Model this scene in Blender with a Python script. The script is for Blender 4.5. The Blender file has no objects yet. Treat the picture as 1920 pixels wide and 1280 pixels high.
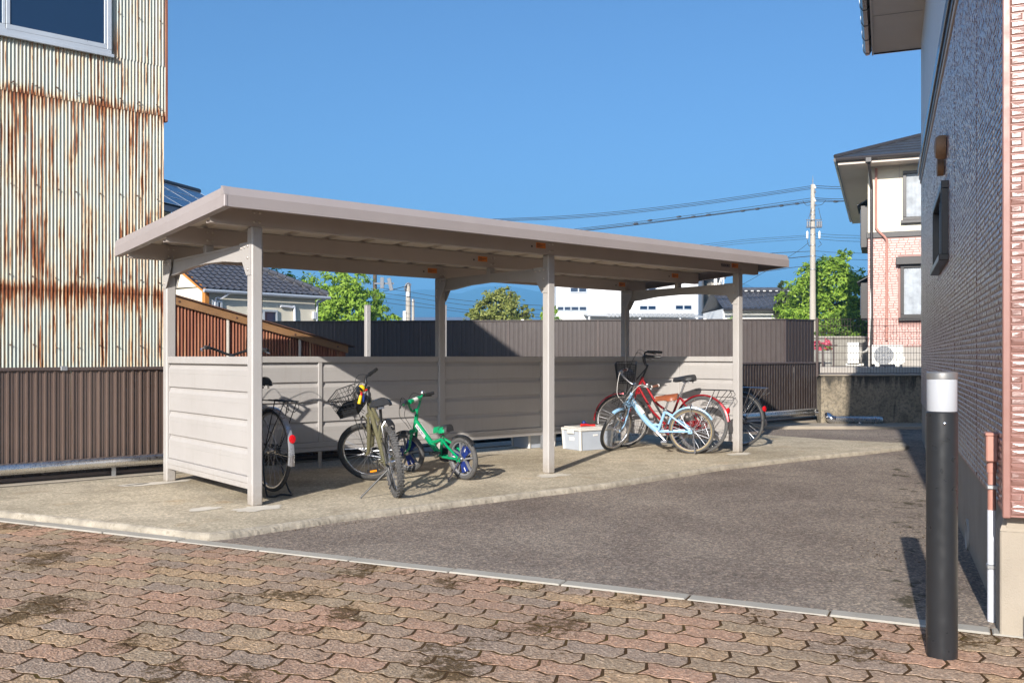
import bpy, math, random
from mathutils import Vector, Matrix, Quaternion

# ------------------------------------------------------------------ camera, sky, sun, exposure
SC = bpy.context.scene
C = SC.collection
FPX, HZ, CAMH = 1731.0, 668.0, 1.15          # focal length in photo pixels, horizon row, eye height over the slab

cam_d = bpy.data.cameras.new('camera')
cam_d.sensor_width = 36.0
cam_d.lens = FPX / 1920 * 36.0
cam_d.shift_y = (HZ - 640.0) / 1920
cam_d.clip_start = 0.05
cam_d.clip_end = 20000
cam = bpy.data.objects.new('camera', cam_d)
cam.location = (0, 0, CAMH)
cam.rotation_euler = (math.radians(90), 0, 0)
C.objects.link(cam)
SC.camera = cam

SUN_AZ, SUN_EL = math.radians(20.6), math.radians(24.0)   # the light travels away from the camera and a little to the right
W = bpy.data.worlds.new('World'); SC.world = W
W.use_nodes = True
wn = W.node_tree
sky = wn.nodes.new('ShaderNodeTexSky')
sky.sky_type = 'NISHITA'
sky.sun_disc = False
sky.sun_elevation = SUN_EL
sky.sun_rotation = math.pi + SUN_AZ
sky.altitude = 10
sky.air_density = 1.0
sky.dust_density = 2.5
sky.ozone_density = 7.5
bg = wn.nodes['Background']
wn.links.new(sky.outputs[0], bg.inputs[0])
bg.inputs[1].default_value = 0.086

sl = bpy.data.lights.new('sun', 'SUN')
sl.energy = 4.5
sl.angle = math.radians(0.53)
sl.color = (1.0, 0.94, 0.86)
sun = bpy.data.objects.new('sun', sl)
SUN_D = Vector((math.sin(SUN_AZ) * math.cos(SUN_EL), math.cos(SUN_AZ) * math.cos(SUN_EL), -math.sin(SUN_EL)))
sun.rotation_euler = SUN_D.to_track_quat('-Z', 'Y').to_euler()
C.objects.link(sun)

SC.view_settings.view_transform = 'Standard'
SC.view_settings.look = 'None'
SC.view_settings.gamma = 1.0
SC.view_settings.use_curve_mapping = False
SC.view_settings.exposure = 0.95
SC.render.engine = 'CYCLES'
SC.cycles.max_bounces = 6
SC.cycles.diffuse_bounces = 4
SC.cycles.glossy_bounces = 3
SC.cycles.transmission_bounces = 4
SC.cycles.transparent_max_bounces = 6
SC.cycles.volume_bounces = 0
SC.cycles.caustics_reflective = False
SC.cycles.caustics_refractive = False
SC.cycles.use_denoising = True
SC.cycles.use_adaptive_sampling = True
SC.cycles.adaptive_threshold = 0.015

# ------------------------------------------------------------------ helpers
def R(d): return math.radians(d)
rnd = random.Random(7)

def gp(px, py, z=0.0):
    """where the ray through photo pixel (px, py) meets the level plane z"""
    Y = FPX * (CAMH - z) / (py - HZ)
    return Vector(((px - 960.0) / FPX * Y, Y, z))

def at(px, py, Y):
    """the point at depth Y behind photo pixel (px, py)"""
    return Vector(((px - 960.0) / FPX * Y, Y, CAMH + (HZ - py) / FPX * Y))

def frame(o, ang):
    return Matrix.Translation(Vector(o)) @ Matrix.Rotation(ang, 4, 'Z')

class MB:
    """collects shapes, then links them as ONE mesh object"""
    def __init__(s):
        s.v = []; s.f = []; s.m = []; s.s = []
    def add(s, vs, fs, mi=0, sm=False, M=None):
        o = len(s.v)
        if M is not None: vs = [M @ Vector(p) for p in vs]
        s.v.extend([tuple(p) for p in vs])
        for f in fs:
            s.f.append([i + o for i in f]); s.m.append(mi); s.s.append(sm)
        return s
    def box(s, x0, x1, y0, y1, z0, z1, mi=0, M=None):
        vs = [(x0,y0,z0),(x1,y0,z0),(x1,y1,z0),(x0,y1,z0),(x0,y0,z1),(x1,y0,z1),(x1,y1,z1),(x0,y1,z1)]
        fs = [(3,2,1,0),(4,5,6,7),(0,1,5,4),(1,2,6,5),(2,3,7,6),(3,0,4,7)]
        return s.add(vs, fs, mi, False, M)
    def cbox(s, x0, x1, y0, y1, z0, z1, c=0.004, mi=0, M=None):
        """box with chamfered edges"""
        c = min(c, (x1-x0)*.45, (y1-y0)*.45, (z1-z0)*.45)
        X = (x0, x1); Y = (y0, y1); Z = (z0, z1); vs = []; ix = {}
        for i in (0,1):
            for j in (0,1):
                for k in (0,1):
                    dx = c if i == 0 else -c; dy = c if j == 0 else -c; dz = c if k == 0 else -c
                    ix[i,j,k,0] = len(vs); vs.append((X[i], Y[j]+dy, Z[k]+dz))
                    ix[i,j,k,1] = len(vs); vs.append((X[i]+dx, Y[j], Z[k]+dz))
                    ix[i,j,k,2] = len(vs); vs.append((X[i]+dx, Y[j]+dy, Z[k]))
        fs = []
        I = lambda i,j,k,a: ix[i,j,k,a]
        fs.append([I(0,0,0,0),I(0,0,1,0),I(0,1,1,0),I(0,1,0,0)]); fs.append([I(1,0,0,0),I(1,1,0,0),I(1,1,1,0),I(1,0,1,0)])
        fs.append([I(0,0,0,1),I(1,0,0,1),I(1,0,1,1),I(0,0,1,1)]); fs.append([I(0,1,0,1),I(0,1,1,1),I(1,1,1,1),I(1,1,0,1)])
        fs.append([I(0,0,0,2),I(0,1,0,2),I(1,1,0,2),I(1,0,0,2)]); fs.append([I(0,0,1,2),I(1,0,1,2),I(1,1,1,2),I(0,1,1,2)])
        for i in (0,1):
            for j in (0,1):
                fs.append([I(i,j,0,0),I(i,j,0,1),I(i,j,1,1),I(i,j,1,0)])
                fs.append([I(i,0,j,0),I(i,0,j,2),I(i,1,j,2),I(i,1,j,0)])
                fs.append([I(0,i,j,1),I(0,i,j,2),I(1,i,j,2),I(1,i,j,1)])
                for k in (0,1): fs.append([I(i,j,k,0),I(i,j,k,1),I(i,j,k,2)])
        # orient outwards
        cx, cy, cz = (x0+x1)/2, (y0+y1)/2, (z0+z1)/2
        out = []
        for f in fs:
            a, b, d = (Vector(vs[f[q]]) for q in (0,1,2))
            n = (b-a).cross(d-a); m = sum((Vector(vs[q]) for q in f), Vector())/len(f) - Vector((cx,cy,cz))
            out.append(f if n.dot(m) >= 0 else f[::-1])
        return s.add(vs, out, mi, False, M)
    def tube(s, pts, r, n=8, closed=False, caps=True, mi=0, M=None, sm=True, flat=1.0):
        pts = [Vector(p) for p in pts]
        k = len(pts)
        rs = r if isinstance(r, (list, tuple)) else [r]*k
        tan = []
        for i in range(k):
            a = pts[(i-1) % k] if (closed or i > 0) else pts[i]
            b = pts[(i+1) % k] if (closed or i < k-1) else pts[i]
            t = (b-a); tan.append(t.normalized() if t.length > 1e-9 else Vector((0,0,1)))
        up = Vector((0,0,1)) if abs(tan[0].z) < .9 else Vector((1,0,0))
        nrm = (up - tan[0]*up.dot(tan[0])).normalized()
        vs = []; fs = []
        for i in range(k):
            if i: 
                q = tan[i-1].rotation_difference(tan[i]); nrm = q @ nrm
                nrm = (nrm - tan[i]*nrm.dot(tan[i])).normalized()
            bn = tan[i].cross(nrm)
            for j in range(n):
                a = 2*math.pi*j/n
                vs.append(pts[i] + (nrm*math.cos(a)*flat + bn*math.sin(a))*rs[i])
        for i in range(k if closed else k-1):
            i2 = (i+1) % k
            for j in range(n):
                j2 = (j+1) % n
                fs.append([i*n+j, i*n+j2, i2*n+j2, i2*n+j])
        s.add(vs, fs, mi, sm, M)
        if caps and not closed:
            s.add(vs[:n], [list(range(n))[::-1]], mi, False, M)
            s.add(vs[-n:], [list(range(n))], mi, False, M)
        return s
    def lathe(s, prof, n=24, M=None, mi=0, sm=True):
        """profile of (radius, height) turned about z"""
        vs = []; fs = []
        for (r, z) in prof:
            for j in range(n):
                a = 2*math.pi*j/n
                vs.append((r*math.cos(a), r*math.sin(a), z))
        for i in range(len(prof)-1):
            for j in range(n):
                j2 = (j+1) % n
                fs.append([i*n+j, i*n+j2, (i+1)*n+j2, (i+1)*n+j])
        if prof[0][0] > 1e-6: fs.append(list(range(n))[::-1])
        if prof[-1][0] > 1e-6: fs.append([(len(prof)-1)*n + j for j in range(n)])
        return s.add(vs, fs, mi, sm, M)
    def prism(s, poly, h0, h1, M=None, mi=0):
        """flat outline (x, y) extruded from z=h0 to z=h1"""
        n = len(poly)
        vs = [(x,y,h0) for x,y in poly] + [(x,y,h1) for x,y in poly]
        fs = [list(range(n))[::-1], list(range(n,2*n))] + [[i,(i+1)%n,(i+1)%n+n,i+n] for i in range(n)]
        return s.add(vs, fs, mi, False, M)
    def extr(s, prof, x0, x1, M=None, mi=0, caps=True, closed=True, sm=False):
        """outline (y, z) swept along x"""
        n = len(prof)
        vs = [(x0,y,z) for y,z in prof] + [(x1,y,z) for y,z in prof]
        fs = [[i,(i+1)%n,(i+1)%n+n,i+n][::-1] for i in range(n if closed else n-1)]
        if caps and closed: fs += [list(range(n)), list(range(n,2*n))[::-1]]
        return s.add(vs, fs, mi, sm, M)
    def sphere(s, c, r, n=16, mi=0, M=None, sz=1.0):
        prof = []
        k = max(4, n//2)
        for i in range(k+1):
            a = -math.pi/2 + math.pi*i/k
            prof.append((max(1e-7, math.cos(a))*r, math.sin(a)*r*sz))
        T = Matrix.Translation(Vector(c))
        return s.lathe(prof, n, (M @ T) if M is not None else T, mi)
    def build(s, name, mats, parent=None, M=None, label=None, cat=None, group=None, kind=None, sharp=40, recalc=False):
        me = bpy.data.meshes.new(name)
        me.from_pydata(s.v, [], s.f)
        if not isinstance(mats, (list, tuple)): mats = [mats]
        for m in mats: me.materials.append(m)
        me.polygons.foreach_set('material_index', s.m)
        me.polygons.foreach_set('use_smooth', s.s)
        if recalc:
            import bmesh
            b = bmesh.new(); b.from_mesh(me); bmesh.ops.recalc_face_normals(b, faces=b.faces); b.to_mesh(me); b.free()
        if any(s.s): me.set_sharp_from_angle(angle=R(sharp))
        me.update()
        return link(name, me, parent, M, label, cat, group, kind)

def link(name, data, parent=None, M=None, label=None, cat=None, group=None, kind=None):
    o = bpy.data.objects.new(name, data)
    C.objects.link(o)
    if parent is not None: o.parent = parent
    if M is not None: o.matrix_local = M
    if label: o['label'] = label
    if cat: o['category'] = cat
    if group: o['group'] = group
    if kind: o['kind'] = kind
    return o

def thing(name, label, cat, M=None, group=None):
    o = link(name, None, None, M, label, cat, group)
    o.empty_display_size = 0.2
    return o

def arc(c, r, a0, a1, n, plane='xz'):
    out = []
    for i in range(n+1):
        a = a0 + (a1-a0)*i/n
        if plane == 'xz': out.append(Vector((c[0]+r*math.cos(a), c[1], c[2]+r*math.sin(a))))
        elif plane == 'xy': out.append(Vector((c[0]+r*math.cos(a), c[1]+r*math.sin(a), c[2])))
        else: out.append(Vector((c[0], c[1]+r*math.cos(a), c[2]+r*math.sin(a))))
    return out

def smoothpath(pts, n=6):
    """Catmull-Rom through the points"""
    P = [Vector(p) for p in pts]; out = []
    for i in range(len(P)-1):
        p0 = P[max(0,i-1)]; p1 = P[i]; p2 = P[i+1]; p3 = P[min(len(P)-1,i+2)]
        for j in range(n):
            t = j/n
            out.append(0.5*((2*p1)+(p2-p0)*t+(2*p0-5*p1+4*p2-p3)*t*t+(3*p1-p0-3*p2+p3)*t**3))
    out.append(P[-1])
    return out

def lettering(txt, size, mat, parent, M, name='lettering', depth=0.0008, bold=0.0):
    cu = bpy.data.curves.new(name, 'FONT'); cu.body = txt; cu.size = size; cu.extrude = depth; cu.offset = bold
    cu.align_x = 'CENTER'; cu.align_y = 'CENTER'
    t = bpy.data.objects.new(name, cu); C.objects.link(t)
    dg = bpy.context.evaluated_depsgraph_get()
    me = bpy.data.meshes.new_from_object(t.evaluated_get(dg))
    bpy.data.objects.remove(t); bpy.data.curves.remove(cu)
    me.materials.clear(); me.materials.append(mat)
    return link(name, me, parent, M)

# ------------------------------------------------------------------ materials
class NT:
    def __init__(s, name):
        s.m = bpy.data.materials.new(name); s.m.use_nodes = True
        s.t = s.m.node_tree; s.b = s.t.nodes['Principled BSDF']
    def n(s, typ, **kw):
        d = s.t.nodes.new(typ)
        for k, v in kw.items(): setattr(d, k, v)
        return d
    def l(s, a, b): s.t.links.new(a, b)
    def setin(s, node, **kw):
        for k, v in kw.items():
            sock = node.inputs[k.replace('_', ' ')]
            if hasattr(v, 'is_output') or isinstance(v, bpy.types.NodeSocket): s.l(v, sock)
            else: sock.default_value = v
        return node
    def coord(s, kind='pos', scale=(1,1,1), rot=(0,0,0), loc=(0,0,0)):
        if kind == 'pos': o = s.n('ShaderNodeNewGeometry').outputs['Position']
        else: o = s.n('ShaderNodeTexCoord').outputs['Object']
        mp = s.n('ShaderNodeMapping')
        mp.inputs['Scale'].default_value = scale; mp.inputs['Rotation'].default_value = rot; mp.inputs['Location'].default_value = loc
        s.l(o, mp.inputs[0]); return mp.outputs[0]
    def noise(s, vec, scale, detail=4, rough=.55, dist=0.0):
        d = s.n('ShaderNodeTexNoise'); d.inputs['Scale'].default_value = scale; d.inputs['Detail'].default_value = detail
        d.inputs['Roughness'].default_value = rough; d.inputs['Distortion'].default_value = dist
        s.l(vec, d.inputs['Vector']); return d.outputs[0]
    def ramp(s, fac, stops):
        d = s.n('ShaderNodeValToRGB'); e = d.color_ramp.elements
        while len(e) < len(stops): e.new(0.5)
        for el, (p, c) in zip(e, stops):
            el.position = p; el.color = (*c, 1) if len(c) == 3 else c
        s.l(fac, d.inputs[0]); return d.outputs[0]
    def mix(s, fac, a, b, mode='MIX'):
        d = s.n('ShaderNodeMix', data_type='RGBA', blend_type=mode)
        for sock, v in ((d.inputs[0], fac), (d.inputs[6], a), (d.inputs[7], b)):
            if isinstance(v, bpy.types.NodeSocket): s.l(v, sock)
            elif isinstance(v, (tuple, list)): sock.default_value = (*v, 1) if len(v) == 3 else v
            else: sock.default_value = v
        return d.outputs[2]
    def math(s, op, a, b=None, clamp=False):
        d = s.n('ShaderNodeMath', operation=op); d.use_clamp = clamp
        for i, v in enumerate((a, b)):
            if v is None: continue
            if isinstance(v, bpy.types.NodeSocket): s.l(v, d.inputs[i])
            else: d.inputs[i].default_value = v
        return d.outputs[0]
    def sep(s, vec):
        d = s.n('ShaderNodeSeparateXYZ'); s.l(vec, d.inputs[0]); return d.outputs
    def bump(s, h, strength=.3, dist=.01):
        d = s.n('ShaderNodeBump'); d.inputs['Strength'].default_value = strength; d.inputs['Distance'].default_value = dist
        s.l(h, d.inputs['Height']); s.l(d.outputs[0], s.b.inputs['Normal']); return d
    def base(s, v):
        if isinstance(v, bpy.types.NodeSocket): s.l(v, s.b.inputs['Base Color'])
        else: s.b.inputs['Base Color'].default_value = (*v, 1)
    def rough(s, v):
        if isinstance(v, bpy.types.NodeSocket): s.l(v, s.b.inputs['Roughness'])
        else: s.b.inputs['Roughness'].default_value = v

def dark(c, k): return tuple(x*k for x in c)

def paint(name, col, rough=.45, metal=0.0, var=.12, vscale=3.0, dirt=0.0, dirtcol=(.12,.10,.07), bump=0.0, bscale=60, kind='obj', spec=.5, coat=0.0, streak=False):
    """a painted or plain surface with slight blotches, dirt and roughness changes"""
    t = NT(name)
    v = t.coord(kind)
    nz = t.noise(v, vscale, 5)
    col2 = t.ramp(nz, [(.3, dark(col, 1-var)), (.7, tuple(min(1, x*(1+var*.6)) for x in col))])
    if dirt:
        vs = t.coord(kind, scale=(1,1,.12)) if streak else v
        n2 = t.noise(vs, vscale*4, 6, .65)
        mk = t.ramp(n2, [(.5, (0,0,0)), (.78, (dirt,)*3)])
        col2 = t.mix(mk, col2, dirtcol)
    t.base(col2)
    t.rough(t.ramp(t.noise(v, vscale*6, 3), [(.3, (max(0,rough-.08),)*3), (.7, (min(1,rough+.1),)*3)]))
    t.b.inputs['Metallic'].default_value = metal
    t.b.inputs['Specular IOR Level'].default_value = spec
    t.b.inputs['Coat Weight'].default_value = coat
    if bump: t.bump(t.noise(v, bscale, 4), bump, .004)
    return t.m

def flat(name, col, rough=.5, metal=0.0, spec=.5):
    t = NT(name); t.base(col); t.rough(rough); t.b.inputs['Metallic'].default_value = metal
    t.b.inputs['Specular IOR Level'].default_value = spec
    return t.m

m = {}
m['shed'] = paint('shelter_paint', (.44,.415,.395), .42, var=.05, vscale=2.0, dirt=.10, dirtcol=(.30,.24,.17), streak=True, kind='pos')
def shelter_paint():
    t = NT('shelter_paint')
    v = t.coord('pos'); z = t.sep(v)[2]
    col = t.ramp(t.noise(v, 2.0, 5), [(.3, (.395,.373,.355)), (.7, (.43,.408,.39))])
    st = t.noise(t.coord('pos', scale=(1,1,.06)), 26, 5, .7)
    col = t.mix(t.ramp(st, [(.54, (0,0,0)), (.80, (.28,)*3)]), col, (.26,.215,.165))
    low = t.math('SUBTRACT', 1.0, t.math('DIVIDE', z, .32), True)
    sp = t.math('MULTIPLY', t.noise(v, 18, 7, .8), low)
    col = t.mix(t.ramp(sp, [(.22, (0,0,0)), (.62, (.65,)*3)]), col, (.24,.19,.13))
    scr = t.noise(t.coord('pos', scale=(1,1,.5)), 60, 3, .6)
    col = t.mix(t.ramp(scr, [(.72, (0,0,0)), (.78, (.35,)*3)]), col, (.30,.27,.24))
    t.base(col); t.rough(t.ramp(t.noise(v, 9, 3), [(.3, (.36,)*3), (.7, (.52,)*3)])); return t.m
m['shed'] = shelter_paint()
m['shed_dark'] = paint('shelter_beam_paint', (.46,.40,.36), .5, var=.06, vscale=2.5, dirt=.12, dirtcol=(.22,.17,.13), kind='pos')
m['deck'] = paint('roof_deck_paint', (.68,.61,.53), .5, var=.06, vscale=2.5, dirt=.15, dirtcol=(.25,.18,.12), kind='pos')
m['fascia'] = paint('roof_edge_paint', (.335,.295,.288), .42, var=.05, vscale=1.5, dirt=.10, dirtcol=(.22,.17,.15), streak=True, kind='pos')
m['bolt'] = flat('bolt_steel', (.55,.50,.45), .4, .6)
m['orange'] = paint('orange_label', (.75,.24,.03), .5, var=.1, vscale=30)
m['ink'] = flat('black_ink', (.02,.02,.02), .5)
m['whiteplate'] = flat('white_print', (.75,.73,.70), .45)
m['plate'] = flat('dark_name_plate', (.05,.045,.04), .35)
m['greytext'] = flat('name_plate_letters', (.012,.012,.012), .5)
m['chrome'] = flat('polished_steel', (.72,.72,.74), .09, 1.0)
m['chrome_dull'] = paint('pipe_cladding', (.74,.73,.71), .30, 1.0, var=.08, vscale=9)
m['galv'] = paint('galvanised_steel', (.50,.51,.52), .4, .85, var=.15, vscale=20)
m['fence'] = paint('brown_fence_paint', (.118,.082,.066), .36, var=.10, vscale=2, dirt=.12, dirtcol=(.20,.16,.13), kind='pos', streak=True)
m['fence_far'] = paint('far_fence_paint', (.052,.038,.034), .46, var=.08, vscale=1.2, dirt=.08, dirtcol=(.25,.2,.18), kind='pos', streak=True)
m['fence_rail'] = paint('fence_rail_paint', (.085,.062,.055), .38, var=.1, kind='pos')
m['black'] = flat('black_plastic', (.018,.018,.019), .45)
m['rubber'] = paint('tyre_rubber', (.028,.027,.027), .75, var=.2, vscale=20, dirt=.35, dirtcol=(.16,.14,.12), bump=.2, bscale=150)
m['rubber_grey'] = paint('dusty_tyre_rubber', (.085,.082,.08), .8, var=.2, vscale=20, dirt=.35, dirtcol=(.2,.18,.15))
m['tan_wall'] = paint('tan_tyre_sidewall', (.30,.225,.105), .7, var=.1, vscale=20)
m['alu'] = flat('bare_aluminium', (.66,.66,.68), .27, 1.0)
m['spoke'] = flat('spoke_steel', (.62,.62,.64), .3, .9)
m['blackmetal'] = flat('black_metal', (.018,.018,.019), .42, 0.0, .45)
m['olive'] = paint('olive_frame_paint', (.20,.185,.105), .3, .35, var=.1, coat=.4)
m['green'] = paint('green_frame_paint', (.0,.27,.105), .28, var=.06, coat=.5)
m['greenplastic'] = paint('green_plastic', (.0,.30,.12), .4, var=.05)
m['bluepl'] = paint('blue_plastic', (.013,.030,.17), .4, var=.08)
m['skyblue'] = paint('light_blue_paint', (.27,.47,.68), .28, var=.05, coat=.5)
m['red'] = paint('red_metallic_paint', (.34,.012,.018), .25, .35, var=.08, coat=.6)
m['silverpaint'] = paint('silver_paint', (.48,.49,.52), .28, .6, var=.05, coat=.4)
m['brownleather'] = paint('brown_leather', (.26,.075,.030), .42, var=.2, vscale=15, bump=.15, bscale=120)
m['browngrip'] = paint('brown_grip', (.16,.07,.045), .6, var=.1)
m['saddle'] = paint('black_saddle', (.030,.030,.032), .42, var=.15, vscale=10, bump=.1, bscale=200)
m['reflector'] = flat('red_reflector', (.60,.01,.015), .15)
m['amber'] = flat('amber_reflector', (.85,.28,.01), .2)
m['yellow'] = flat('yellow_plastic', (.85,.55,.01), .35)
m['redpl'] = flat('red_plastic', (.62,.02,.015), .4)
m['magwheel'] = paint('grey_mag_wheel', (.20,.20,.21), .4, var=.1)
m['bag'] = paint('grey_plastic_bag', (.22,.23,.26), .35, var=.3, vscale=15)
m['boxpl'] = paint('grey_translucent_plastic', (.42,.46,.52), .35, var=.05, vscale=6)
m['boxrim'] = paint('white_plastic_edge', (.66,.64,.60), .4, var=.06, vscale=8, dirt=.2)
m['win_frame'] = paint('aluminium_window_frame', (.52,.56,.60), .35, .3, var=.06)
m['glass'] = flat('window_glass', (.012,.03,.07), .04, 0.0, .8)
m['curtain'] = paint('lace_curtain', (.36,.39,.42), .6, var=.35, vscale=4)
m['bronze'] = flat('dark_bronze_frame', (.032,.028,.027), .35)
m['cream'] = paint('cream_wall', (.74,.68,.54), .75, var=.04, vscale=.8, kind='pos', bump=.1, bscale=40)
m['palewall'] = paint('pale_upper_wall', (.72,.72,.72), .6, var=.04, vscale=1, kind='pos')
m['soffit'] = paint('soffit_board', (.60,.52,.45), .7, var=.05, vscale=1.5, kind='pos')
m['gutter'] = flat('dark_gutter', (.045,.038,.035), .22)
m['foundation'] = paint('foundation_concrete', (.36,.31,.245), .9, var=.14, vscale=2.5, dirt=.25, dirtcol=(.2,.17,.13), kind='pos', bump=.5, bscale=130)
m['foundation_r'] = paint('house_foundation_concrete', (.40,.37,.33), .85, var=.1, vscale=2, dirt=.15, kind='pos', bump=.2, bscale=60)
m['pinkpipe'] = paint('pink_painted_pipe', (.46,.225,.175), .4, var=.06)
m['whitepipe'] = paint('white_pvc_pipe', (.66,.68,.72), .4, var=.06)
m['lampglass'] = NT('frosted_lamp_glass').m
lg = m['lampglass'].node_tree.nodes['Principled BSDF']
lg.inputs['Base Color'].default_value = (.42,.43,.45,1); lg.inputs['Roughness'].default_value = .45
m['bollard'] = paint('bollard_black_paint', (.020,.021,.023), .33, var=.06, vscale=3, dirt=0, dirtcol=(.08,.08,.08))
m['lampcap'] = flat('lamp_cap_metal', (.34,.33,.32), .4, .7)
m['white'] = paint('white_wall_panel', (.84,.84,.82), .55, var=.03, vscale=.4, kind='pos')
m['whiteshade'] = paint('shade_grey_white', (.72,.74,.76), .6, var=.03, vscale=.4, kind='pos')  # greyed white; puts the factory side wall's shade into its colour
m['acwhite'] = paint('ac_white_plastic', (.74,.72,.66), .45, var=.04)
m['acgrille'] = flat('ac_fan_dark', (.16,.17,.19), .5)
m['concrete_pole'] = paint('concrete_pole', (.44,.40,.34), .85, var=.1, vscale=1.5, kind='pos')
m['wire'] = flat('cable_black', (.03,.035,.045), .6)
m['insul'] = flat('white_insulator', (.78,.78,.76), .3)
m['orangewood'] = paint('orange_barge_board', (.52,.20,.035), .6, var=.1)
m['brownwood'] = paint('weathered_barge_board', (.34,.185,.085), .6, var=.2, vscale=4, dirt=.5, dirtcol=(.10,.05,.03), kind='pos')
m['rustroof'] = paint('rusty_roof_iron', (.12,.06,.04), .7, var=.3, vscale=6, kind='pos')
m['bark'] = paint('bark', (.10,.075,.05), .9, var=.3, vscale=6, kind='pos')
m['planter'] = paint('old_stone_wall', (.30,.285,.25), .9, var=.2, vscale=3, dirt=.4, dirtcol=(.1,.09,.07), kind='pos', bump=.4, bscale=20)
m['wallcon'] = None

def rusty():
    """pale green corrugated iron with rust runs below the laps and around the nails"""
    t = NT('rusty_painted_iron')
    A = R(40)
    v = t.coord('pos', rot=(0,0,-A))            # x runs along the wall, z is height
    xyz = t.sep(v)
    cb = t.n('ShaderNodeCombineXYZ'); t.l(xyz[0], cb.inputs[0]); t.l(xyz[2], cb.inputs[2]); w = cb.outputs[0]
    def sc(a, b):
        mp = t.n('ShaderNodeMapping'); mp.inputs['Scale'].default_value = (a, 1, b); t.l(w, mp.inputs[0]); return mp.outputs[0]
    ribs = t.noise(sc(30, .10), 1.0, 2, .5)
    col = t.ramp(ribs, [(.30, (.36,.405,.37)), (.48, (.415,.45,.40)), (.60, (.46,.475,.405)), (.72, (.51,.41,.27))])
    fine = t.noise(sc(60, 8), 1.0, 5, .6)
    col = t.mix(t.ramp(fine, [(.45, (0,0,0)), (.8, (.35,)*3)]), col, (.54,.56,.50))
    # closeness to the laps at z = 1.80 and 3.665 (mostly below them)
    def near(zc, up, dn):
        d = t.math('SUBTRACT', xyz[2], zc)
        a = t.math('SUBTRACT', 1.0, t.math('DIVIDE', t.math('ABSOLUTE', t.math('MAXIMUM', d, 0.0)), up), True)
        b = t.math('SUBTRACT', 1.0, t.math('DIVIDE', t.math('ABSOLUTE', t.math('MINIMUM', d, 0.0)), dn), True)
        return t.math('MULTIPLY', a, b)
    lap = t.math('MAXIMUM', near(1.80, .10, .22), t.math('MULTIPLY', near(3.665, .10, .20), .9))
    low = t.math('MULTIPLY', near(2.5, 1.2, 1.6), .05)
    run = t.noise(sc(52, 1.1), 1.0, 4, .6)
    run2 = t.noise(sc(40, 5.0), 1.0, 4, .6)
    sig = t.math('ADD', t.math('ADD', run, t.math('MULTIPLY', run2, .30)), t.math('ADD', t.math('MULTIPLY', lap, .16), low))
    sig = t.math('ADD', sig, t.math('MULTIPLY', t.math('SUBTRACT', t.noise(sc(2.6, 1.7), 1.0, 4, .6), .5), .34))
    mk = t.ramp(sig, [(.735, (0,0,0)), (.79, (1,1,1))])
    halo = t.ramp(sig, [(.64, (0,0,0)), (.77, (.85,)*3)])
    rc = t.ramp(t.noise(sc(40, 10), 1.0, 4), [(.3, (.10,.030,.013)), (.55, (.23,.075,.026)), (.75, (.36,.15,.055))])
    col = t.mix(halo, col, (.52,.33,.15))
    col = t.mix(mk, col, rc)
    t.base(col)
    t.rough(t.mix(mk, (.5,.5,.5), (.9,.9,.9)))
    t.bump(t.noise(sc(50, 12), 1.0, 4), .12, .004)
    return t.m
m['rusty'] = rusty()

def rustbrown():
    t = NT('brown_rusted_iron')
    v = t.coord('pos', rot=(0,0,-R(40)), scale=(1,1,1))
    x = t.sep(v); cb = t.n('ShaderNodeCombineXYZ'); t.l(x[0], cb.inputs[0]); t.l(x[2], cb.inputs[2])
    mp = t.n('ShaderNodeMapping'); mp.inputs['Scale'].default_value = (24,1,1.2); t.l(cb.outputs[0], mp.inputs[0])
    n1 = t.noise(mp.outputs[0], 1.0, 5, .6)
    col = t.ramp(n1, [(.28, (.13,.045,.026)), (.5, (.24,.085,.045)), (.62, (.30,.125,.065)), (.72, (.42,.30,.17))])
    t.base(col); t.rough(.8); return t.m
m['rustbrown'] = rustbrown()

def concrete_slab():
    t = NT('slab_concrete'); t.b.inputs['Specular IOR Level'].default_value = .12
    v = t.coord('pos')
    big = t.noise(v, .55, 4, .55)
    col = t.ramp(big, [(.34, (.40,.34,.245)), (.5, (.57,.495,.37)), (.66, (.67,.58,.44))])
    agg = t.n('ShaderNodeTexVoronoi'); agg.inputs['Scale'].default_value = 60; t.l(v, agg.inputs['Vector'])
    col = t.mix(.5, col, t.mix(1.0, col, t.ramp(agg.outputs[1], [(.1, (.45,.43,.40)), (.6, (1.0,.98,.95)), (.93, (1.75,1.7,1.6))]), 'MULTIPLY'))
    fine = t.noise(v, 260, 3, .7)
    col = t.mix(t.ramp(fine, [(.35, (.45,)*3), (.55, (0,0,0))]), col, (.15,.125,.095))
    g1 = t.noise(v, 34, 8, .88)
    col = t.mix(t.ramp(g1, [(.55, (0,0,0)), (.72, (.55,)*3)]), col, (.72,.65,.52))
    col = t.mix(t.ramp(g1, [(.28, (.6,)*3), (.45, (0,0,0))]), col, (.22,.185,.13))
    mid = t.noise(v, 3.5, 6, .65)
    col = t.mix(t.ramp(mid, [(.48, (0,0,0)), (.70, (.6,)*3)]), col, (.27,.225,.165))
    rust = t.noise(t.coord('pos', scale=(1.2,1.2,1), loc=(3,1,0)), 1.6, 5, .6)
    col = t.mix(t.ramp(rust, [(.60, (0,0,0)), (.74, (.5,)*3)]), col, (.40,.25,.11))
    t.base(col); t.rough(.92)
    h = t.math('ADD', t.noise(v, 170, 3, .6), t.math('MULTIPLY', t.noise(v, 30, 3), .6))
    t.bump(h, .55, .006)
    return t.m
m['slab'] = concrete_slab()

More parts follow.
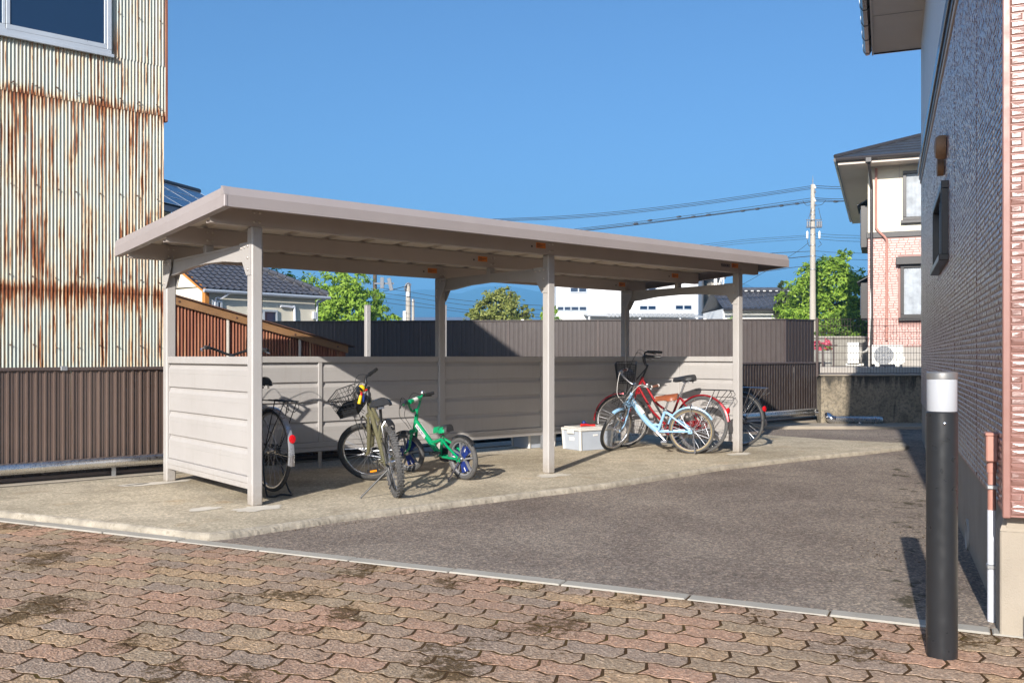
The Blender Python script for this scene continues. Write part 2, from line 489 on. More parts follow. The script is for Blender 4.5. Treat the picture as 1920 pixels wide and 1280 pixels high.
def asphalt():
    t = NT('asphalt'); t.b.inputs['Specular IOR Level'].default_value = .12
    v = t.coord('pos')
    big = t.noise(v, .75, 5, .6, .6)
    col = t.ramp(big, [(.30, (.185,.150,.127)), (.46, (.235,.195,.165)), (.60, (.29,.245,.205)), (.75, (.33,.285,.235))])
    vo = t.n('ShaderNodeTexVoronoi'); vo.inputs['Scale'].default_value = 80; t.l(v, vo.inputs['Vector'])
    col = t.mix(.55, col, t.mix(1.0, col, t.ramp(vo.outputs[1], [(.1, (.30,.29,.28)), (.6, (1.0,.95,.9)), (.93, (2.5,2.3,2.0))]), 'MULTIPLY'))
    sp = t.noise(v, 330, 2, .5)
    col = t.mix(t.ramp(sp, [(.66, (0,0,0)), (.76, (.55,)*3)]), col, (.40,.36,.31))
    sp2 = t.noise(v, 240, 2, .5)
    col = t.mix(t.ramp(sp2, [(.26, (.7,)*3), (.38, (0,0,0))]), col, (.03,.027,.024))
    g1 = t.noise(v, 24, 10, .92)
    col = t.mix(t.ramp(g1, [(.52, (0,0,0)), (.66, (.75,)*3)]), col, (.50,.44,.375))
    col = t.mix(t.ramp(g1, [(.34, (.8,)*3), (.47, (0,0,0))]), col, (.06,.048,.040))
    moss = t.noise(v, 6, 6, .7)
    # the damp strip beside the house wall carries moss specks
    ww = t.sep(t.coord('pos', rot=(0,0,-R(67.7)), loc=(0,0,0)))
    near = t.math('SUBTRACT', 1.0, t.math('DIVIDE', t.math('ABSOLUTE', t.math('SUBTRACT', ww[1], -.10)), .55), True)
    mk = t.ramp(t.math('ADD', moss, t.math('MULTIPLY', near, .13)), [(.68, (0,0,0)), (.74, (.8,)*3)])
    col = t.mix(mk, col, (.05,.042,.02))
    t.base(col); t.rough(.9)
    h = t.math('ADD', vo.outputs[0], t.noise(v, 240, 2))
    t.bump(h, .7, .005)
    return t.m
m['asphalt'] = asphalt()

def paver():
    t = NT('concrete_paver'); t.b.inputs['Specular IOR Level'].default_value = .12
    gi = t.n('ShaderNodeNewGeometry'); oi = t.n('ShaderNodeObjectInfo')
    r = t.math('FRACT', t.math('ADD', t.math('MULTIPLY', gi.outputs['Random Per Island'], 1.0), t.math('MULTIPLY', oi.outputs['Random'], 7.31)))
    v = t.coord('pos')
    cr = t.n('ShaderNodeValToRGB'); cr.color_ramp.interpolation = 'CONSTANT'
    stops = [(.0,(.47,.285,.19)),(.16,(.40,.285,.20)),(.32,(.49,.33,.19)),(.46,(.355,.265,.20)),(.58,(.43,.285,.195)),(.72,(.51,.30,.20)),(.86,(.40,.295,.19))]
    e = cr.color_ramp.elements
    while len(e) < len(stops): e.new(.5)
    for el, (p, c) in zip(e, stops): el.position = p; el.color = (*c, 1)
    t.l(r, cr.inputs[0])
    col = cr.outputs[0]
    wash = t.noise(v, 1.3, 4, .6)
    col = t.mix(t.ramp(wash, [(.35, (.55,)*3), (.62, (0,0,0))]), col, (.28,.205,.15))
    vo = t.n('ShaderNodeTexVoronoi'); vo.inputs['Scale'].default_value = 85; t.l(v, vo.inputs['Vector'])
    col = t.mix(.40, col, t.mix(1.0, col, t.ramp(vo.outputs[1], [(.1, (.4,.4,.4)), (.6, (1,1,1)), (.95, (2.3,2.2,2.1))]), 'MULTIPLY'))
    sp = t.noise(v, 380, 2, .5)
    col = t.mix(t.ramp(sp, [(.64, (0,0,0)), (.75, (.5,)*3)]), col, (.55,.47,.38))
    col = t.mix(t.ramp(t.noise(v, 300, 2, .5), [(.27, (.65,)*3), (.38, (0,0,0))]), col, (.06,.045,.035))
    g1 = t.noise(v, 48, 8, .88)
    col = t.mix(t.ramp(g1, [(.52, (0,0,0)), (.68, (.7,)*3)]), col, (.72,.60,.47))
    col = t.mix(t.ramp(g1, [(.33, (.8,)*3), (.47, (0,0,0))]), col, (.15,.11,.08))
    moss = t.math('ADD', t.noise(v, 1.9, 4, .6), t.math('MULTIPLY', t.noise(v, 34, 6, .85), .75))
    mk = t.ramp(moss, [(.965, (0,0,0)), (1.05, (.85,)*3)])
    col = t.mix(mk, col, (.085,.052,.020))
    soot = t.n('ShaderNodeTexVoronoi'); soot.inputs['Scale'].default_value = 2.6; t.l(v, soot.inputs['Vector'])
    col = t.mix(t.ramp(t.math('ADD', soot.outputs[0], t.math('MULTIPLY', t.noise(v, 60, 2), .10)), [(.07, (.6,)*3), (.10, (0,0,0))]), col, (.07,.062,.058))
    t.base(col); t.rough(.88)
    t.bump(t.math('ADD', vo.outputs[0], t.noise(v, 90, 4, .65)), .75, .005)
    return t.m
m['paver'] = paver()

def bed():
    t = NT('mossy_joint_sand'); t.b.inputs['Specular IOR Level'].default_value = .12
    v = t.coord('pos')
    col = t.ramp(t.noise(v, 5, 5, .6), [(.35, (.060,.034,.016)), (.55, (.085,.048,.021)), (.70, (.10,.075,.016))])
    t.base(col); t.rough(.95); t.bump(t.noise(v, 200, 3), .6, .006); return t.m
m['bed'] = bed()
m['slab_edge'] = paint('slab_edge_concrete', (.40,.355,.285), .95, var=.3, vscale=9, dirt=.8, dirtcol=(.12,.10,.07), kind='pos', spec=.1, bump=.6, bscale=70)
m['kerb'] = paint('kerb_stone', (.40,.37,.315), .9, var=.12, vscale=4, dirt=.35, dirtcol=(.2,.16,.11), kind='pos', bump=.5, bscale=140)
m['patch'] = paint('light_mortar_patch', (.66,.60,.50), .9, var=.12, vscale=6, kind='pos', bump=.3, bscale=90)

def old_wall():
    t = NT('stained_retaining_concrete')
    v = t.coord('pos')
    z = t.sep(v)[2]
    n1 = t.noise(v, 3.0, 6, .65)
    col = t.ramp(n1, [(.32, (.15,.125,.09)), (.5, (.27,.225,.16)), (.7, (.36,.31,.23))])
    pit = t.noise(v, 22, 5, .7)
    col = t.mix(t.ramp(pit, [(.46, (0,0,0)), (.62, (.7,)*3)]), col, (.085,.075,.058))
    drip = t.noise(t.coord('pos', scale=(9,9,1.4)), 1.0, 5, .6)
    top = t.math('SUBTRACT', 1.0, t.math('DIVIDE', t.math('SUBTRACT', .80, z), .30), True)
    col = t.mix(t.ramp(t.math('ADD', drip, t.math('MULTIPLY', top, .28)), [(.62, (0,0,0)), (.76, (.85,)*3)]), col, (.03,.028,.024))
    t.base(col); t.rough(.95); t.bump(t.noise(v, 45, 5), .5, .01); return t.m
m['wallcon'] = old_wall()

def brickpaint(name, col, rough):
    t = NT(name)
    gi = t.n('ShaderNodeNewGeometry'); oi = t.n('ShaderNodeObjectInfo')
    r = t.math('FRACT', t.math('ADD', gi.outputs['Random Per Island'], t.math('MULTIPLY', oi.outputs['Random'], 3.7)))
    v = t.coord('pos')
    col2 = t.ramp(r, [(0, dark(col, .88)), (1, dark(col, 1.1))])
    t.base(t.mix(t.ramp(t.noise(v, 5, 4), [(.4, (0,0,0)), (.75, (.3,)*3)]), col2, dark(col, .7)))
    t.rough(rough)
    t.b.inputs['Specular IOR Level'].default_value = .8; t.b.inputs['Coat Weight'].default_value = .6; t.b.inputs['Coat Roughness'].default_value = .28
    t.bump(t.math('ADD', t.noise(v, 45, 3, .6), t.math('MULTIPLY', t.noise(v, 14, 3), 1.2)), .28, .008)
    return t.m
m['siding'] = brickpaint('glossy_pink_siding', (.25,.128,.105), .34)
m['siding_far'] = brickpaint('pink_brick_wall', (.60,.36,.31), .5)
m['siding_groove'] = paint('siding_joint', (.29,.145,.118), .4, var=.08, kind='pos')

def leaves(name, a, b, c):
    t = NT(name)
    gi = t.n('ShaderNodeNewGeometry')
    v = t.coord('pos')
    col = t.ramp(gi.outputs['Random Per Island'], [(.0, a), (.55, b), (1, c)])
    col = t.mix(t.ramp(t.noise(v, .7, 3), [(.4, (0,0,0)), (.7, (.5,)*3)]), col, c)
    t.base(col); t.rough(.55)
    t.b.inputs['Specular IOR Level'].default_value = .3
    tr = t.n('ShaderNodeBsdfTranslucent'); t.l(col, tr.inputs[0])
    mx = t.n('ShaderNodeMixShader'); mx.inputs[0].default_value = .28
    out = t.t.nodes['Material Output']
    t.l(t.b.outputs[0], mx.inputs[1]); t.l(tr.outputs[0], mx.inputs[2]); t.l(mx.outputs[0], out.inputs[0])
    return t.m
m['leaf_fresh'] = leaves('fresh_green_leaves', (.12,.22,.02), (.23,.39,.04), (.36,.50,.07))
m['leaf_olive'] = leaves('olive_green_leaves', (.13,.16,.035), (.24,.28,.065), (.38,.39,.12))
m['leaf_dark'] = leaves('dark_green_leaves', (.09,.18,.025), (.16,.28,.04), (.26,.38,.06))
m['leaf_conifer'] = leaves('conifer_needles', (.05,.08,.03), (.10,.13,.045), (.16,.18,.07))
m['petal'] = leaves('pink_azalea_flowers', (.62,.06,.12), (.75,.12,.20), (.80,.25,.32))
m['tile'] = paint('grey_glazed_roof_tile', (.070,.072,.085), .32, var=.25, vscale=5, kind='pos', spec=.6)
m['slate'] = paint('dark_roof_slate', (.040,.045,.055), .5, var=.2, vscale=3, kind='pos')
m['solar'] = paint('solar_panel', (.015,.035,.085), .15, var=.15, vscale=3, kind='pos', spec=.7)
m['hill'] = paint('forested_hill', (.045,.075,.045), .95, var=.3, vscale=.004, kind='pos')
m['field'] = paint('open_ground', (.20,.185,.145), .95, var=.2, vscale=.3, kind='pos')
m['terrace'] = paint('gravel_yard', (.33,.30,.25), .95, var=.2, vscale=2, kind='pos', bump=.3, bscale=50)
# ------------------------------------------------------------------ ground
ZA = -0.05                                    # asphalt level; the slab top is z = 0
g = MB()
g.add([(-2650,-300,-.30),(2650,-300,-.30),(2650,2700,-.30),(-2650,2700,-.30)], [(0,1,2,3)])
g.build('ground', m['field'], kind='structure')

KA = R(-25.2)
K0 = gp(640, 1040, ZA + .008)
KM = frame((K0.x, K0.y, 0), KA)
KI = KM.inverted()

def px_of(p):
    return (960 + FPX*p.x/p.y, HZ + FPX*(CAMH-p.z)/p.y) if p.y > .3 else (1e9, 1e9)

# asphalt yard: everything behind the kerb line
a0 = [(-9,0),(4.2,0)]
asp = MB()
pts = [KM @ Vector((-9, 0, ZA)), KM @ Vector((7.2, 0, ZA)), Vector((13, 16.8, ZA)), Vector((13, 24, ZA)), Vector((-16, 24, ZA)), Vector((-16, 9, ZA))]
asp.add(pts, [tuple(range(6))])
asp.build('asphalt_yard', m['asphalt'], kind='structure')

# joint sand under the pavers
b = MB()
b.add([KM @ Vector(p) for p in ((-9,-.02,ZA+.0004),(-9,-9,ZA+.0004),(7.2,-9,ZA+.0004),(7.2,-.02,ZA+.0004))], [(0,1,2,3)])
bedo = b.build('paved_forecourt', m['bed'], kind='structure')

# concrete slab with a rough rounded edge
def resample(poly, step, closed=True):
    out = []
    n = len(poly)
    for i in range(n if closed else n-1):
        a, c = poly[i], poly[(i+1) % n]
        k = max(1, int((c-a).length/step))
        for j in range(k): out.append(a + (c-a)*j/k)
    return out
edge_px = [(-260,932),(0,958),(150,973),(300,990),(352,996.5),(392,999),(430,996),(470,990),(640,965),(960,926),(1140,905),(1350,873),(1509,855),(1619,845),(1697,836),(1704,833),(1697,830)]
front = [gp(x, y) for x, y in edge_px]
back = [gp(1553,823), gp(1400,812), gp(1180,800)]
fa = R(40)
F0 = Vector((-4.56, 8.23, 0))                 # the low fence stands along this line
FM = frame(F0, fa)
back += [FM @ Vector((6.2, -.10, 0)), FM @ Vector((-2.5, -.12, 0))]
poly = front + back
rp = resample(poly, .022)
r2 = random.Random(3)
cen = sum(rp, Vector())/len(rp)
def offs(pl, d, jit):
    out = []; n = len(pl)
    for i in range(n):
        t = (pl[(i+1) % n]-pl[i-1]).normalized(); nn = Vector((t.y, -t.x, 0))
        out.append(pl[i] + nn*(d + r2.uniform(-jit, jit)))
    return out
sb = MB()
rings = [( -.026, 0.0, .001), (-.013, -.004, .0018), (-.003, -.013, .002), (.004, -.030, .0025), (.008, -.075, .003)]
vs = []; n = len(rp)
for d, z, j in rings:
    for p in offs(rp, d, j): vs.append((p.x, p.y, z + (r2.uniform(-.002,.002) if z else 0)))
fs = [list(range(n))]
for k in range(len(rings)-1):
    for i in range(n): fs.append([k*n+i, (k+1)*n+i, (k+1)*n+(i+1) % n, k*n+(i+1) % n])
sb.add(vs, fs[:1]); sb.m += [1]*(len(fs)-1); sb.s += [False]*(len(fs)-1); sb.f += fs[1:]
slab = sb.build('concrete_slab', [m['slab'], m['slab_edge']], kind='structure', recalc=True)

# pale mortar patches around post bases and one on the open slab
def patch(cx, cy, rx, ry, ang, seed):
    q = random.Random(seed); k = 26; c = gp(cx, cy)
    vs = []
    for i in range(k):
        a = 2*math.pi*i/k; rr = 1 + q.uniform(-.22,.18)
        vs.append(Vector((c.x,c.y,.003)) + Matrix.Rotation(ang,3,'Z') @ Vector((rx*rr*math.cos(a), ry*rr*math.sin(a), 0)))
    MB().add(vs, [list(range(k))]).build('mortar_patch', m['patch'], slab)
patch(484, 953, .20, .12, fa, 1); patch(383, 954, .12, .085, fa, 2); patch(300, 905, .34, .085, fa+.1, 3)
patch(1036, 891, .20, .11, fa, 4); patch(1386, 851, .20, .10, fa, 5); patch(250, 908, .13, .05, fa, 6)

# kerb stones between forecourt and asphalt
km = MB(); km.cbox(0, .662, -.10, 0, -.12, 0, .006)
kme = None
for i in range(-14, 13):
    x0 = i*.67 + .12
    if kme is None:
        o = km.build('kerb_stone', m['kerb'], bedo); kme = o.data
    else:
        o = link('kerb_stone', kme, bedo)
    o.matrix_local = KM @ Matrix.Translation((x0, 0, ZA + .008 + rnd.uniform(-.003,.003))) @ Matrix.Rotation(rnd.uniform(-.006,.006), 4, 'Z')

# interlocking pavers: running bond of wavy blocks, half blocks along the kerb
PL, PW = .262, .140
def wave(s): 
    f = (s / (PL/2)) % 1.0
    return .0125*math.sin(2*math.pi*f)
def block(L, gap=.0082, inset=.0022, H=.03):
    """outline of one wavy block centred on its length, then chamfered"""
    pts = []
    h = PW/2
    N = 6 if L > .2 else 3
    for i in range(N): s = -L/2 + L*i/N; pts.append((s, -h + wave(s)))
    for q in (0, .5): pts.append((L/2 + (.021 if q else 0)*1, -h + PW*q + (wave(L/2) if q == 0 else 0)))
    for i in range(N): s = L/2 - L*i/N; pts.append((s, h + wave(s)))
    for q in (0, .5): pts.append((-L/2 + (.021 if q else 0), h - PW*q + (wave(-L/2) if q == 0 else 0)))
    P = [Vector((x,y,0)) for x,y in pts]
    Q = [P[0]]
    for p in P[1:]:
        if (p-Q[-1]).length > .004: Q.append(p)
    P = Q; n = len(P)
    def ins(d):
        out = []
        for i in range(n):
            t1 = (P[i]-P[i-1]).normalized(); t2 = (P[(i+1)%n]-P[i]).normalized(); t = (t1+t2).normalized()
            out.append(P[i] + Vector((-t.y, t.x, 0))*d)
        return out
    a, bb = ins(gap), ins(gap+inset)
    vs = [(p.x,p.y,0) for p in bb] + [(p.x,p.y,-.0008) for p in a] + [(p.x,p.y,-H) for p in a]
    fs = [list(range(n))] + [[i,n+i,n+(i+1)%n,(i+1)%n] for i in range(n)] + [[n+i,2*n+i,2*n+(i+1)%n,n+(i+1)%n] for i in range(n)]
    return vs, fs
full = block(PL); half = block(PL/2)
spots = []
for row in range(0, 62):
    y = -.104 - PW/2 - row*PW
    L = PL/2 if row == 0 else PL
    off = 0 if row % 2 else PL/2
    i0, i1 = int(-8.5/L), int(7.0/L)
    for i in range(i0, i1):
        x = i*L + off
        p = KM @ Vector((x, y, ZA)); u, v_ = px_of(p)
        if -420 < u < 2300 and v_ < 1660:
            if u > 1870 and p.y > 4.05: continue
            spots.append((p.y, x, y, row == 0, (-40 < u < 1960 and v_ < 1330)))
spots.sort(key=lambda s: (not s[4], s[0]))
me_full = me_half = None
rest = MB(); cnt = 0
for k, (d, x, y, ish, seen) in enumerate(spots):
    M = KM @ Matrix.Translation((x, y, ZA + .0020 + rnd.uniform(-.0004,.0006))) @ Matrix.Rotation(rnd.uniform(-.004,.004), 4, 'X') @ Matrix.Rotation(rnd.uniform(-.003,.003), 4, 'Y')
    vs, fs = half if ish else full
    if k < 300 and seen:
        if ish:
            if me_half is None: o = MB().add(vs, fs).build('paver', m['paver'], bedo); me_half = o.data
            else: o = link('paver', me_half, bedo)
        else:
            if me_full is None: o = MB().add(vs, fs).build('paver', m['paver'], bedo); me_full = o.data
            else: o = link('paver', me_full, bedo)
        o.matrix_local = M
    else:
        rest.add(vs, fs, 0, False, M)
rest.build('distant_pavers', m['paver'], bedo, kind='stuff')

# grit and moss crumbs swept into the slab corner and along the house foot
gr = MB(); q = random.Random(11)
def crumb(p, s):
    vs = [p + Vector((q.uniform(-1,1), q.uniform(-1,1), q.uniform(0,1.2)))*s for _ in range(5)]
    gr.add(vs, [(0,1,2),(0,2,3),(0,3,4),(1,2,4),(2,3,4),(0,1,4)])
for _ in range(420):
    t = q.random(); a = gp(400 + 900*t*t, 1008 - 93*t*t*1.02, ZA); crumb(a + Vector((q.uniform(-.03,.05), q.uniform(-.05,.02), 0)), q.uniform(.002,.006))
for _ in range(160):
    c = gp(q.uniform(1590,1740), q.uniform(985,1060), ZA); crumb(c, q.uniform(.003,.008))
gr.build('grit_crumbs', m['bed'], kind='stuff', label='loose dark grit lying along the slab edge and wall foot', cat='grit')

# ------------------------------------------------------------------ bicycle shelter
P1 = gp(478, 947)
SA = R(40.1)
SL, SD = 6.14, 1.83
SM = frame(P1, SA)
sh = thing('bicycle_shelter', 'open beige steel bicycle shelter with flat mauve-edged roof and low slatted walls', 'bicycle shelter', SM)
SLOPE = .063
def rz(v): return 2.36 - SLOPE*(v + .43)
PW2 = .045
posts_u = (0, SL/2, SL)
bolt_me = None
bm = MB(); bm.lathe([(.011,0),(.011,.005),(.007,.009),(.0035,.011)], 10)
def bolt(M):
    global bolt_me
    if bolt_me is None:
        o = bm.build('bolt', m['bolt'], sh); bolt_me = o.data
    else: o = link('bolt', bolt_me, sh)
    o.matrix_local = M
TOWARD = Matrix.Rotation(R(90), 4, 'X')            # local z -> -v (towards the camera side)
LEFTW = Matrix.Rotation(R(-90), 4, 'Y')            # local z -> -u
for u in posts_u:
    b = MB(); b.cbox(u-PW2, u+PW2, -PW2, PW2, 0, 2.148, .010); b.build('front_post', m['shed'], sh)
    b = MB(); b.cbox(u-PW2, u+PW2, SD-PW2, SD+PW2, 0, 2.148-SLOPE*SD, .010); b.build('rear_post', m['shed'], sh)
    # cross beam with haunches and gusset plates
    cb = MB()
    z0, z1 = 1.905, 2.02
    prof = [(PW2, z1+.004), (PW2, 1.885), (.26, 1.895), (.55, 1.925), (SD/2, 1.935), (SD-.55, 1.925), (SD-.26, 1.895), (SD-PW2, 1.885), (SD-PW2, z1-.004)]
    cb.extr(prof, u-.026, u+.026)
    cb.box(u-.036, u+.036, .20, SD-.20, z1-.012, z1+.004)
    cbo = cb.build('cross_beam', m['shed'], sh, recalc=True)
    for s in (-1, 1):
        for (va, sg) in ((PW2-.075, 1), (SD-PW2+.075, -1)):
            gsp = [(va, 2.03), (va + sg*.20, 2.03), (va + sg*.20, 1.955), (va + sg*.095, 1.80), (va + sg*.075, 1.775), (va, 1.775)]
            gm = MB(); x = u + s*(PW2+.003)
            gm.extr(gsp, x-.003, x+.003); gm.build('gusset_plate', m['shed'], cbo, recalc=True)
            for (dv, z) in ((.045, 2.0), (.105, 1.995), (.165, 1.99), (.045, 1.91), (.045, 1.82)):
                bolt(Matrix.Translation((x + s*.003, va + sg*dv, z)) @ (LEFTW if s < 0 else LEFTW @ Matrix.Rotation(math.pi, 4, 'X')))
    st = MB(); st.cbox(u-.035, u+.035, SD/2-.03, SD/2+.03, 2.012, 2.148-SLOPE*SD/2, .004); st.build('stub_post', m['shed'], sh)
# long purlins
for k, v in enumerate((0, SD/2, SD)):
    zb = 2.148 - SLOPE*v
    p = MB(); t = .0035
    x0, x1 = -.37, SL+.37
    prof = [(-.035,0),(.035,0),(.035,.022),(.035-t,.022),(.035-t,t),(-.035+t,t),(-.035+t,.137-t),(.035-t,.137-t),(.035-t,.115),(.035,.115),(.035,.137),(-.035,.137)]
    p.extr([(v+y, zb+z) for y, z in prof], x0, x1)
    po = p.build('purlin', m['shed_dark'], sh, recalc=True)
    for u in posts_u:
        for du in (-.022, .022):
            for dz in (.035, .105):
                bolt(Matrix.Translation((u+du, v-.035, zb+dz)) @ TOWARD)
    for u in (SL/2, SL):
        lb = MB(); uu = u - (.135 if u < SL else .10)
        lb.box(uu-.062, uu+.062, v-.0365, v-.035, zb+.055, zb+.108)
        for r_ in range(4):
            lb.box(uu-.052, uu+.02+.03*((r_*7) % 3 - 1), v-.0372, v-.0365, zb+.064+r_*.010, zb+.068+r_*.010, 1)
        lb.build('warning_label', [m['orange'], m['ink']], po)
        d = MB(); d.box(uu-.125, uu-.108, v-.037, v-.035, zb+.058, zb+.075); d.build('plug_hole', m['ink'], po)
    if k == 0:
        uu = SL - .285
        npl = MB(); npl.prism([(uu + .075*math.cos(a)*(1 if abs(math.cos(a)) > .6 else 1), .024*math.sin(a)) for a in [2*math.pi*i/24 for i in range(24)]], 0, .002, Matrix.Translation((0, v-.035, zb+.072)) @ TOWARD)
        npl = MB(); npl.cbox(uu-.078, uu+.078, v-.0375, v-.035, zb+.050, zb+.094, .001); pl = npl.build('name_plate', m['fascia'], po)
        lettering('YODOKO', .040, m['greytext'], pl, Matrix.Translation((uu, v-.0380, zb+.072)) @ TOWARD, bold=.0012)
# roof deck planks: flat pans with raised ribs
W = .385; ND = 18; u0 = -.40
pan = [(0,0),(.025,.0),(.285,.0),(.310,.030),(.360,.030),(.385,0)]
def rb(v): return 2.148 - SLOPE*v + .140
for i in range(ND):
    x = u0 + i*W
    d = MB(); va, vb = -.40, 2.01
    vs = []; pr = [(min(x+a, SL+.40), z) for a, z in pan]
    for th in (0, .003):
        for v in (va, vb):
            for (a, z) in pr: vs.append((a, v, rb(v)+z+th))
    n = len(pr); fs = []
    for j in range(n-1):
        fs.append([j, j+1, n+j+1, n+j]); fs.append([2*n+j, 3*n+j, 3*n+j+1, 2*n+j+1])
    for j in range(n-1):
        fs.append([j, 2*n+j, 2*n+j+1, j+1]); fs.append([n+j, n+j+1, 3*n+j+1, 3*n+j])
    fs.append([0, n, 3*n, 2*n]); fs.append([n-1, 3*n-1, 4*n-1, 2*n-1][::-1] if False else [n-1, 3*n-1, 4*n-1, 2*n-1])
    d.add(vs, fs); d.build('roof_sheet', m['deck'], sh)
# roof edge trim: creased front band in two lengths, plain side bands, rear band
VF, VB, UL, UR = -.43, 2.04, -.425, SL+.425
def front_prof():
    z1 = rz(VF)
    return [(VF, z1-.145), (VF, z1-.062), (VF+.030, z1), (VF+.060, z1+.004), (VF+.060, z1-.004), (VF+.033, z1-.008), (VF+.004, z1-.064), (VF+.004, z1-.141), (VF+.045, z1-.141), (VF+.045, z1-.145)]
um = UL + (UR-UL)*.505
for a, c in ((UL, um-.0015), (um+.0015, UR)):
    f = MB(); f.extr(front_prof(), a, c); f.build('front_trim', m['fascia'], sh, recalc=True)
def side(uu, sg):
    f = MB(); vs = []
    for v in (VF+.030, VB):
        z1 = rz(v)
        for (du, dz) in ((0,-.145),(0,-.062),(.012,0),(.06,.004),(.06,-.004),(.016,-.008),(.004,-.064),(.004,-.141),(.06,-.141),(.06,-.145)):
            vs.append((uu + du if sg < 0 else uu - du, v, z1+dz))
    n = 10
    fs = [[i,(i+1)%n,(i+1)%n+n,i+n] for i in range(n)] + [list(range(n)), list(range(n,2*n))]
    f.add(vs, fs); return f
side(UL, -1).build('side_trim', m['fascia'], sh, recalc=True)
side(UR, 1).build('side_trim', m['fascia'], sh, recalc=True)
f = MB(); z1 = rz(VB); f.extr([(VB, z1-.115), (VB, z1+.002), (VB-.05, z1+.004), (VB-.05, z1-.002), (VB-.004, z1-.004), (VB-.004, z1-.115)], UL+.065, UR-.065); f.build('rear_trim', m['fascia'], sh, recalc=True)
c = MB(); z1 = rz(VF)
c.cbox(UL-.003, UL+.026, VF-.003, VF+.036, z1-.149, z1-.060, .006)
c.extr([(VF-.001,z1-.0605),(VF+.030,z1+.002),(VF+.062,z1+.005),(VF+.062,z1-.0605)], UL-.001, UL+.030)
c.build('corner_cap', m['fascia'], sh)
# low walls of horizontal boards
def board_prof(z0, z1, d0):
    """profile (depth, height); depth grows towards the visible side"""
    return [(0, z0+.003), (.020, z0+.003), (.024, z0+.008), (.024, z1-.090), (.0225, z1-.091), (.024, z1-.092+.003), (.024, z1-.050), (.007, z1-.018), (.006, z1), (0, z1)]
def wallrun(T, L, zb, nb=4, zt=1.087, split=None):
    """T puts x along the wall and y towards the viewer; boards, rails, mullions"""
    spans = [(0, L)] if not split else [(0, L/2-.022), (L/2+.022, L)]
    h = (zt - zb)/nb
    for a, c in spans:
        for i in range(nb):
            b_ = MB(); pr = board_prof(zb+i*h, zb+(i+1)*h, 0)
            b_.extr([(-.012+y, z) for y, z in pr], a+.002, c-.002, T); b_.build('wall_board', m['shed'], sh, recalc=True)
    if split:
        b_ = MB(); b_.cbox(L/2-.022, L/2+.022, -.016, .024, zb-.05, zt, .004, 0, T); b_.build('mullion', m['shed'], sh)
    b_ = MB(); b_.cbox(-.0, L, -.024, .028, zt, zt+.062, .004, 0, T); b_.build('top_rail', m['shed'], sh)
    b_ = MB(); b_.cbox(0, L, -.020, .030, zb-.048, zb+.001, .003, 0, T); b_.cbox(0, L, -.022, .022, zb-.095, zb-.049, .003, 0, T); b_.build('bottom_rail', m['shed'], sh)
G = PW2 + .002
# left end: seen from outside (-u); x runs from rear to front
wallrun(Matrix(((0,-1,0,-.012),(-1,0,0,SD-G),(0,0,1,0),(0,0,0,1))), SD-2*G, .217)
# rear bays: seen from the front (-v)
for k in (0, 1):
    ua, ub = posts_u[k]+G, posts_u[k+1]-G
    wallrun(Matrix(((1,0,0,ua),(0,-1,0,SD-.010),(0,0,1,0),(0,0,0,1))), ub-ua, .27, split=True)
    # small slotted foot brackets under the rear rail
    fb = MB(); fb.box((ua+ub)/2-.02, (ua+ub)/2+.02, SD-.02, SD-.017, 0, .18); fb.build('foot_bracket', m['galv'], sh)
# right end: seen from inside (-u side); x runs front to rear
wallrun(Matrix(((0,-1,0,SL+.012),(1,0,0,G),(0,0,1,0),(0,0,0,1))), SD-2*G, .217, split=True)

# ------------------------------------------------------------------ low brown fences along the yard edge
FN = 0.0
def ribbed_panel(L, z0, z1, depth=.016, pitch=.077, y0=0.0):
    """pressed steel sheet: wide flats and narrow standing ribs"""
    b_ = MB(); prof = []; x = 0
    while x < L - .001:
        for dx, d in ((0,0),(.006,depth),(.020,depth),(.026,.006),(.050,.006),(.053,.0)):
            if x+dx <= L: prof.append((x+dx, d))
        x += pitch
    prof.append((L, 0))
    n = len(prof); vs = [(a, y0-d, z) for z in (z0, z1) for a, d in prof]
    fs = [[i, i+1, n+i+1, n+i] for i in range(n-1)]
    b_.add(vs, fs)
    return b_
def low_fence(ta, tb, label, zt=1.05, zb=.175, pw=.93):
    fo = thing('panel_fence', label, 'fence', FM @ Matrix.Translation((ta, 0, 0)))
    L = tb - ta; k = round(L/pw); w = L/k
    pm = None
    for i in range(k):
        if pm is None:
            o = ribbed_panel(w-.006, zb, zt-.03).build('fence_panel', m['fence'], fo); pm = o.data
        else: o = link('fence_panel', pm, fo)
        o.matrix_local = Matrix.Translation((i*w+.003, 0, 0))
        if i % 2 == 0:
            p_ = MB(); p_.cbox(i*w-.03, i*w+.03, .012, .072, -.1, zt-.01, .004); p_.build('fence_post', m['fence_rail'], fo)
    r_ = MB(); r_.cbox(0, L, -.030, .030, zt-.032, zt, .004); r_.build('top_rail', m['fence_rail'], fo)
    r_ = MB(); r_.cbox(0, L, -.022, .03, zb-.03, zb+.001, .004); r_.build('bottom_rail', m['fence_rail'], fo)
    r_ = MB(); r_.cbox(0, L, .0, .04, .02, .06, .004); r_.build('base_rail', m['fence_rail'], fo)
    return fo
fl = low_fence(-2.2, 4.3, 'low brown ribbed metal fence in front of the rusty corrugated wall')
for t_, z in ((2.72, 1.038),):
    b = MB(); b.cbox(t_-.03, t_+.03, -.036, .034, z-.02, z+.022, .004); b.build('rail_clip', m['galv'], fl)
fr = low_fence(9.9, 13.25, 'low brown ribbed fence with shade in its colour, right of the shelter, before the retaining wall')
# dark ribbed skirting under the left fence
b = ribbed_panel(6.4, -.05, .16, .012, .077, 0.06); o = b.build('skirting', m['fence_rail'], fl)

# concrete lip the fences stand on
b = MB(); b.cbox(-2.5, 13.4, -.10, .35, -.08, .012, .006, 0, FM); b.build('fence_footing', m['foundation'], kind='structure')

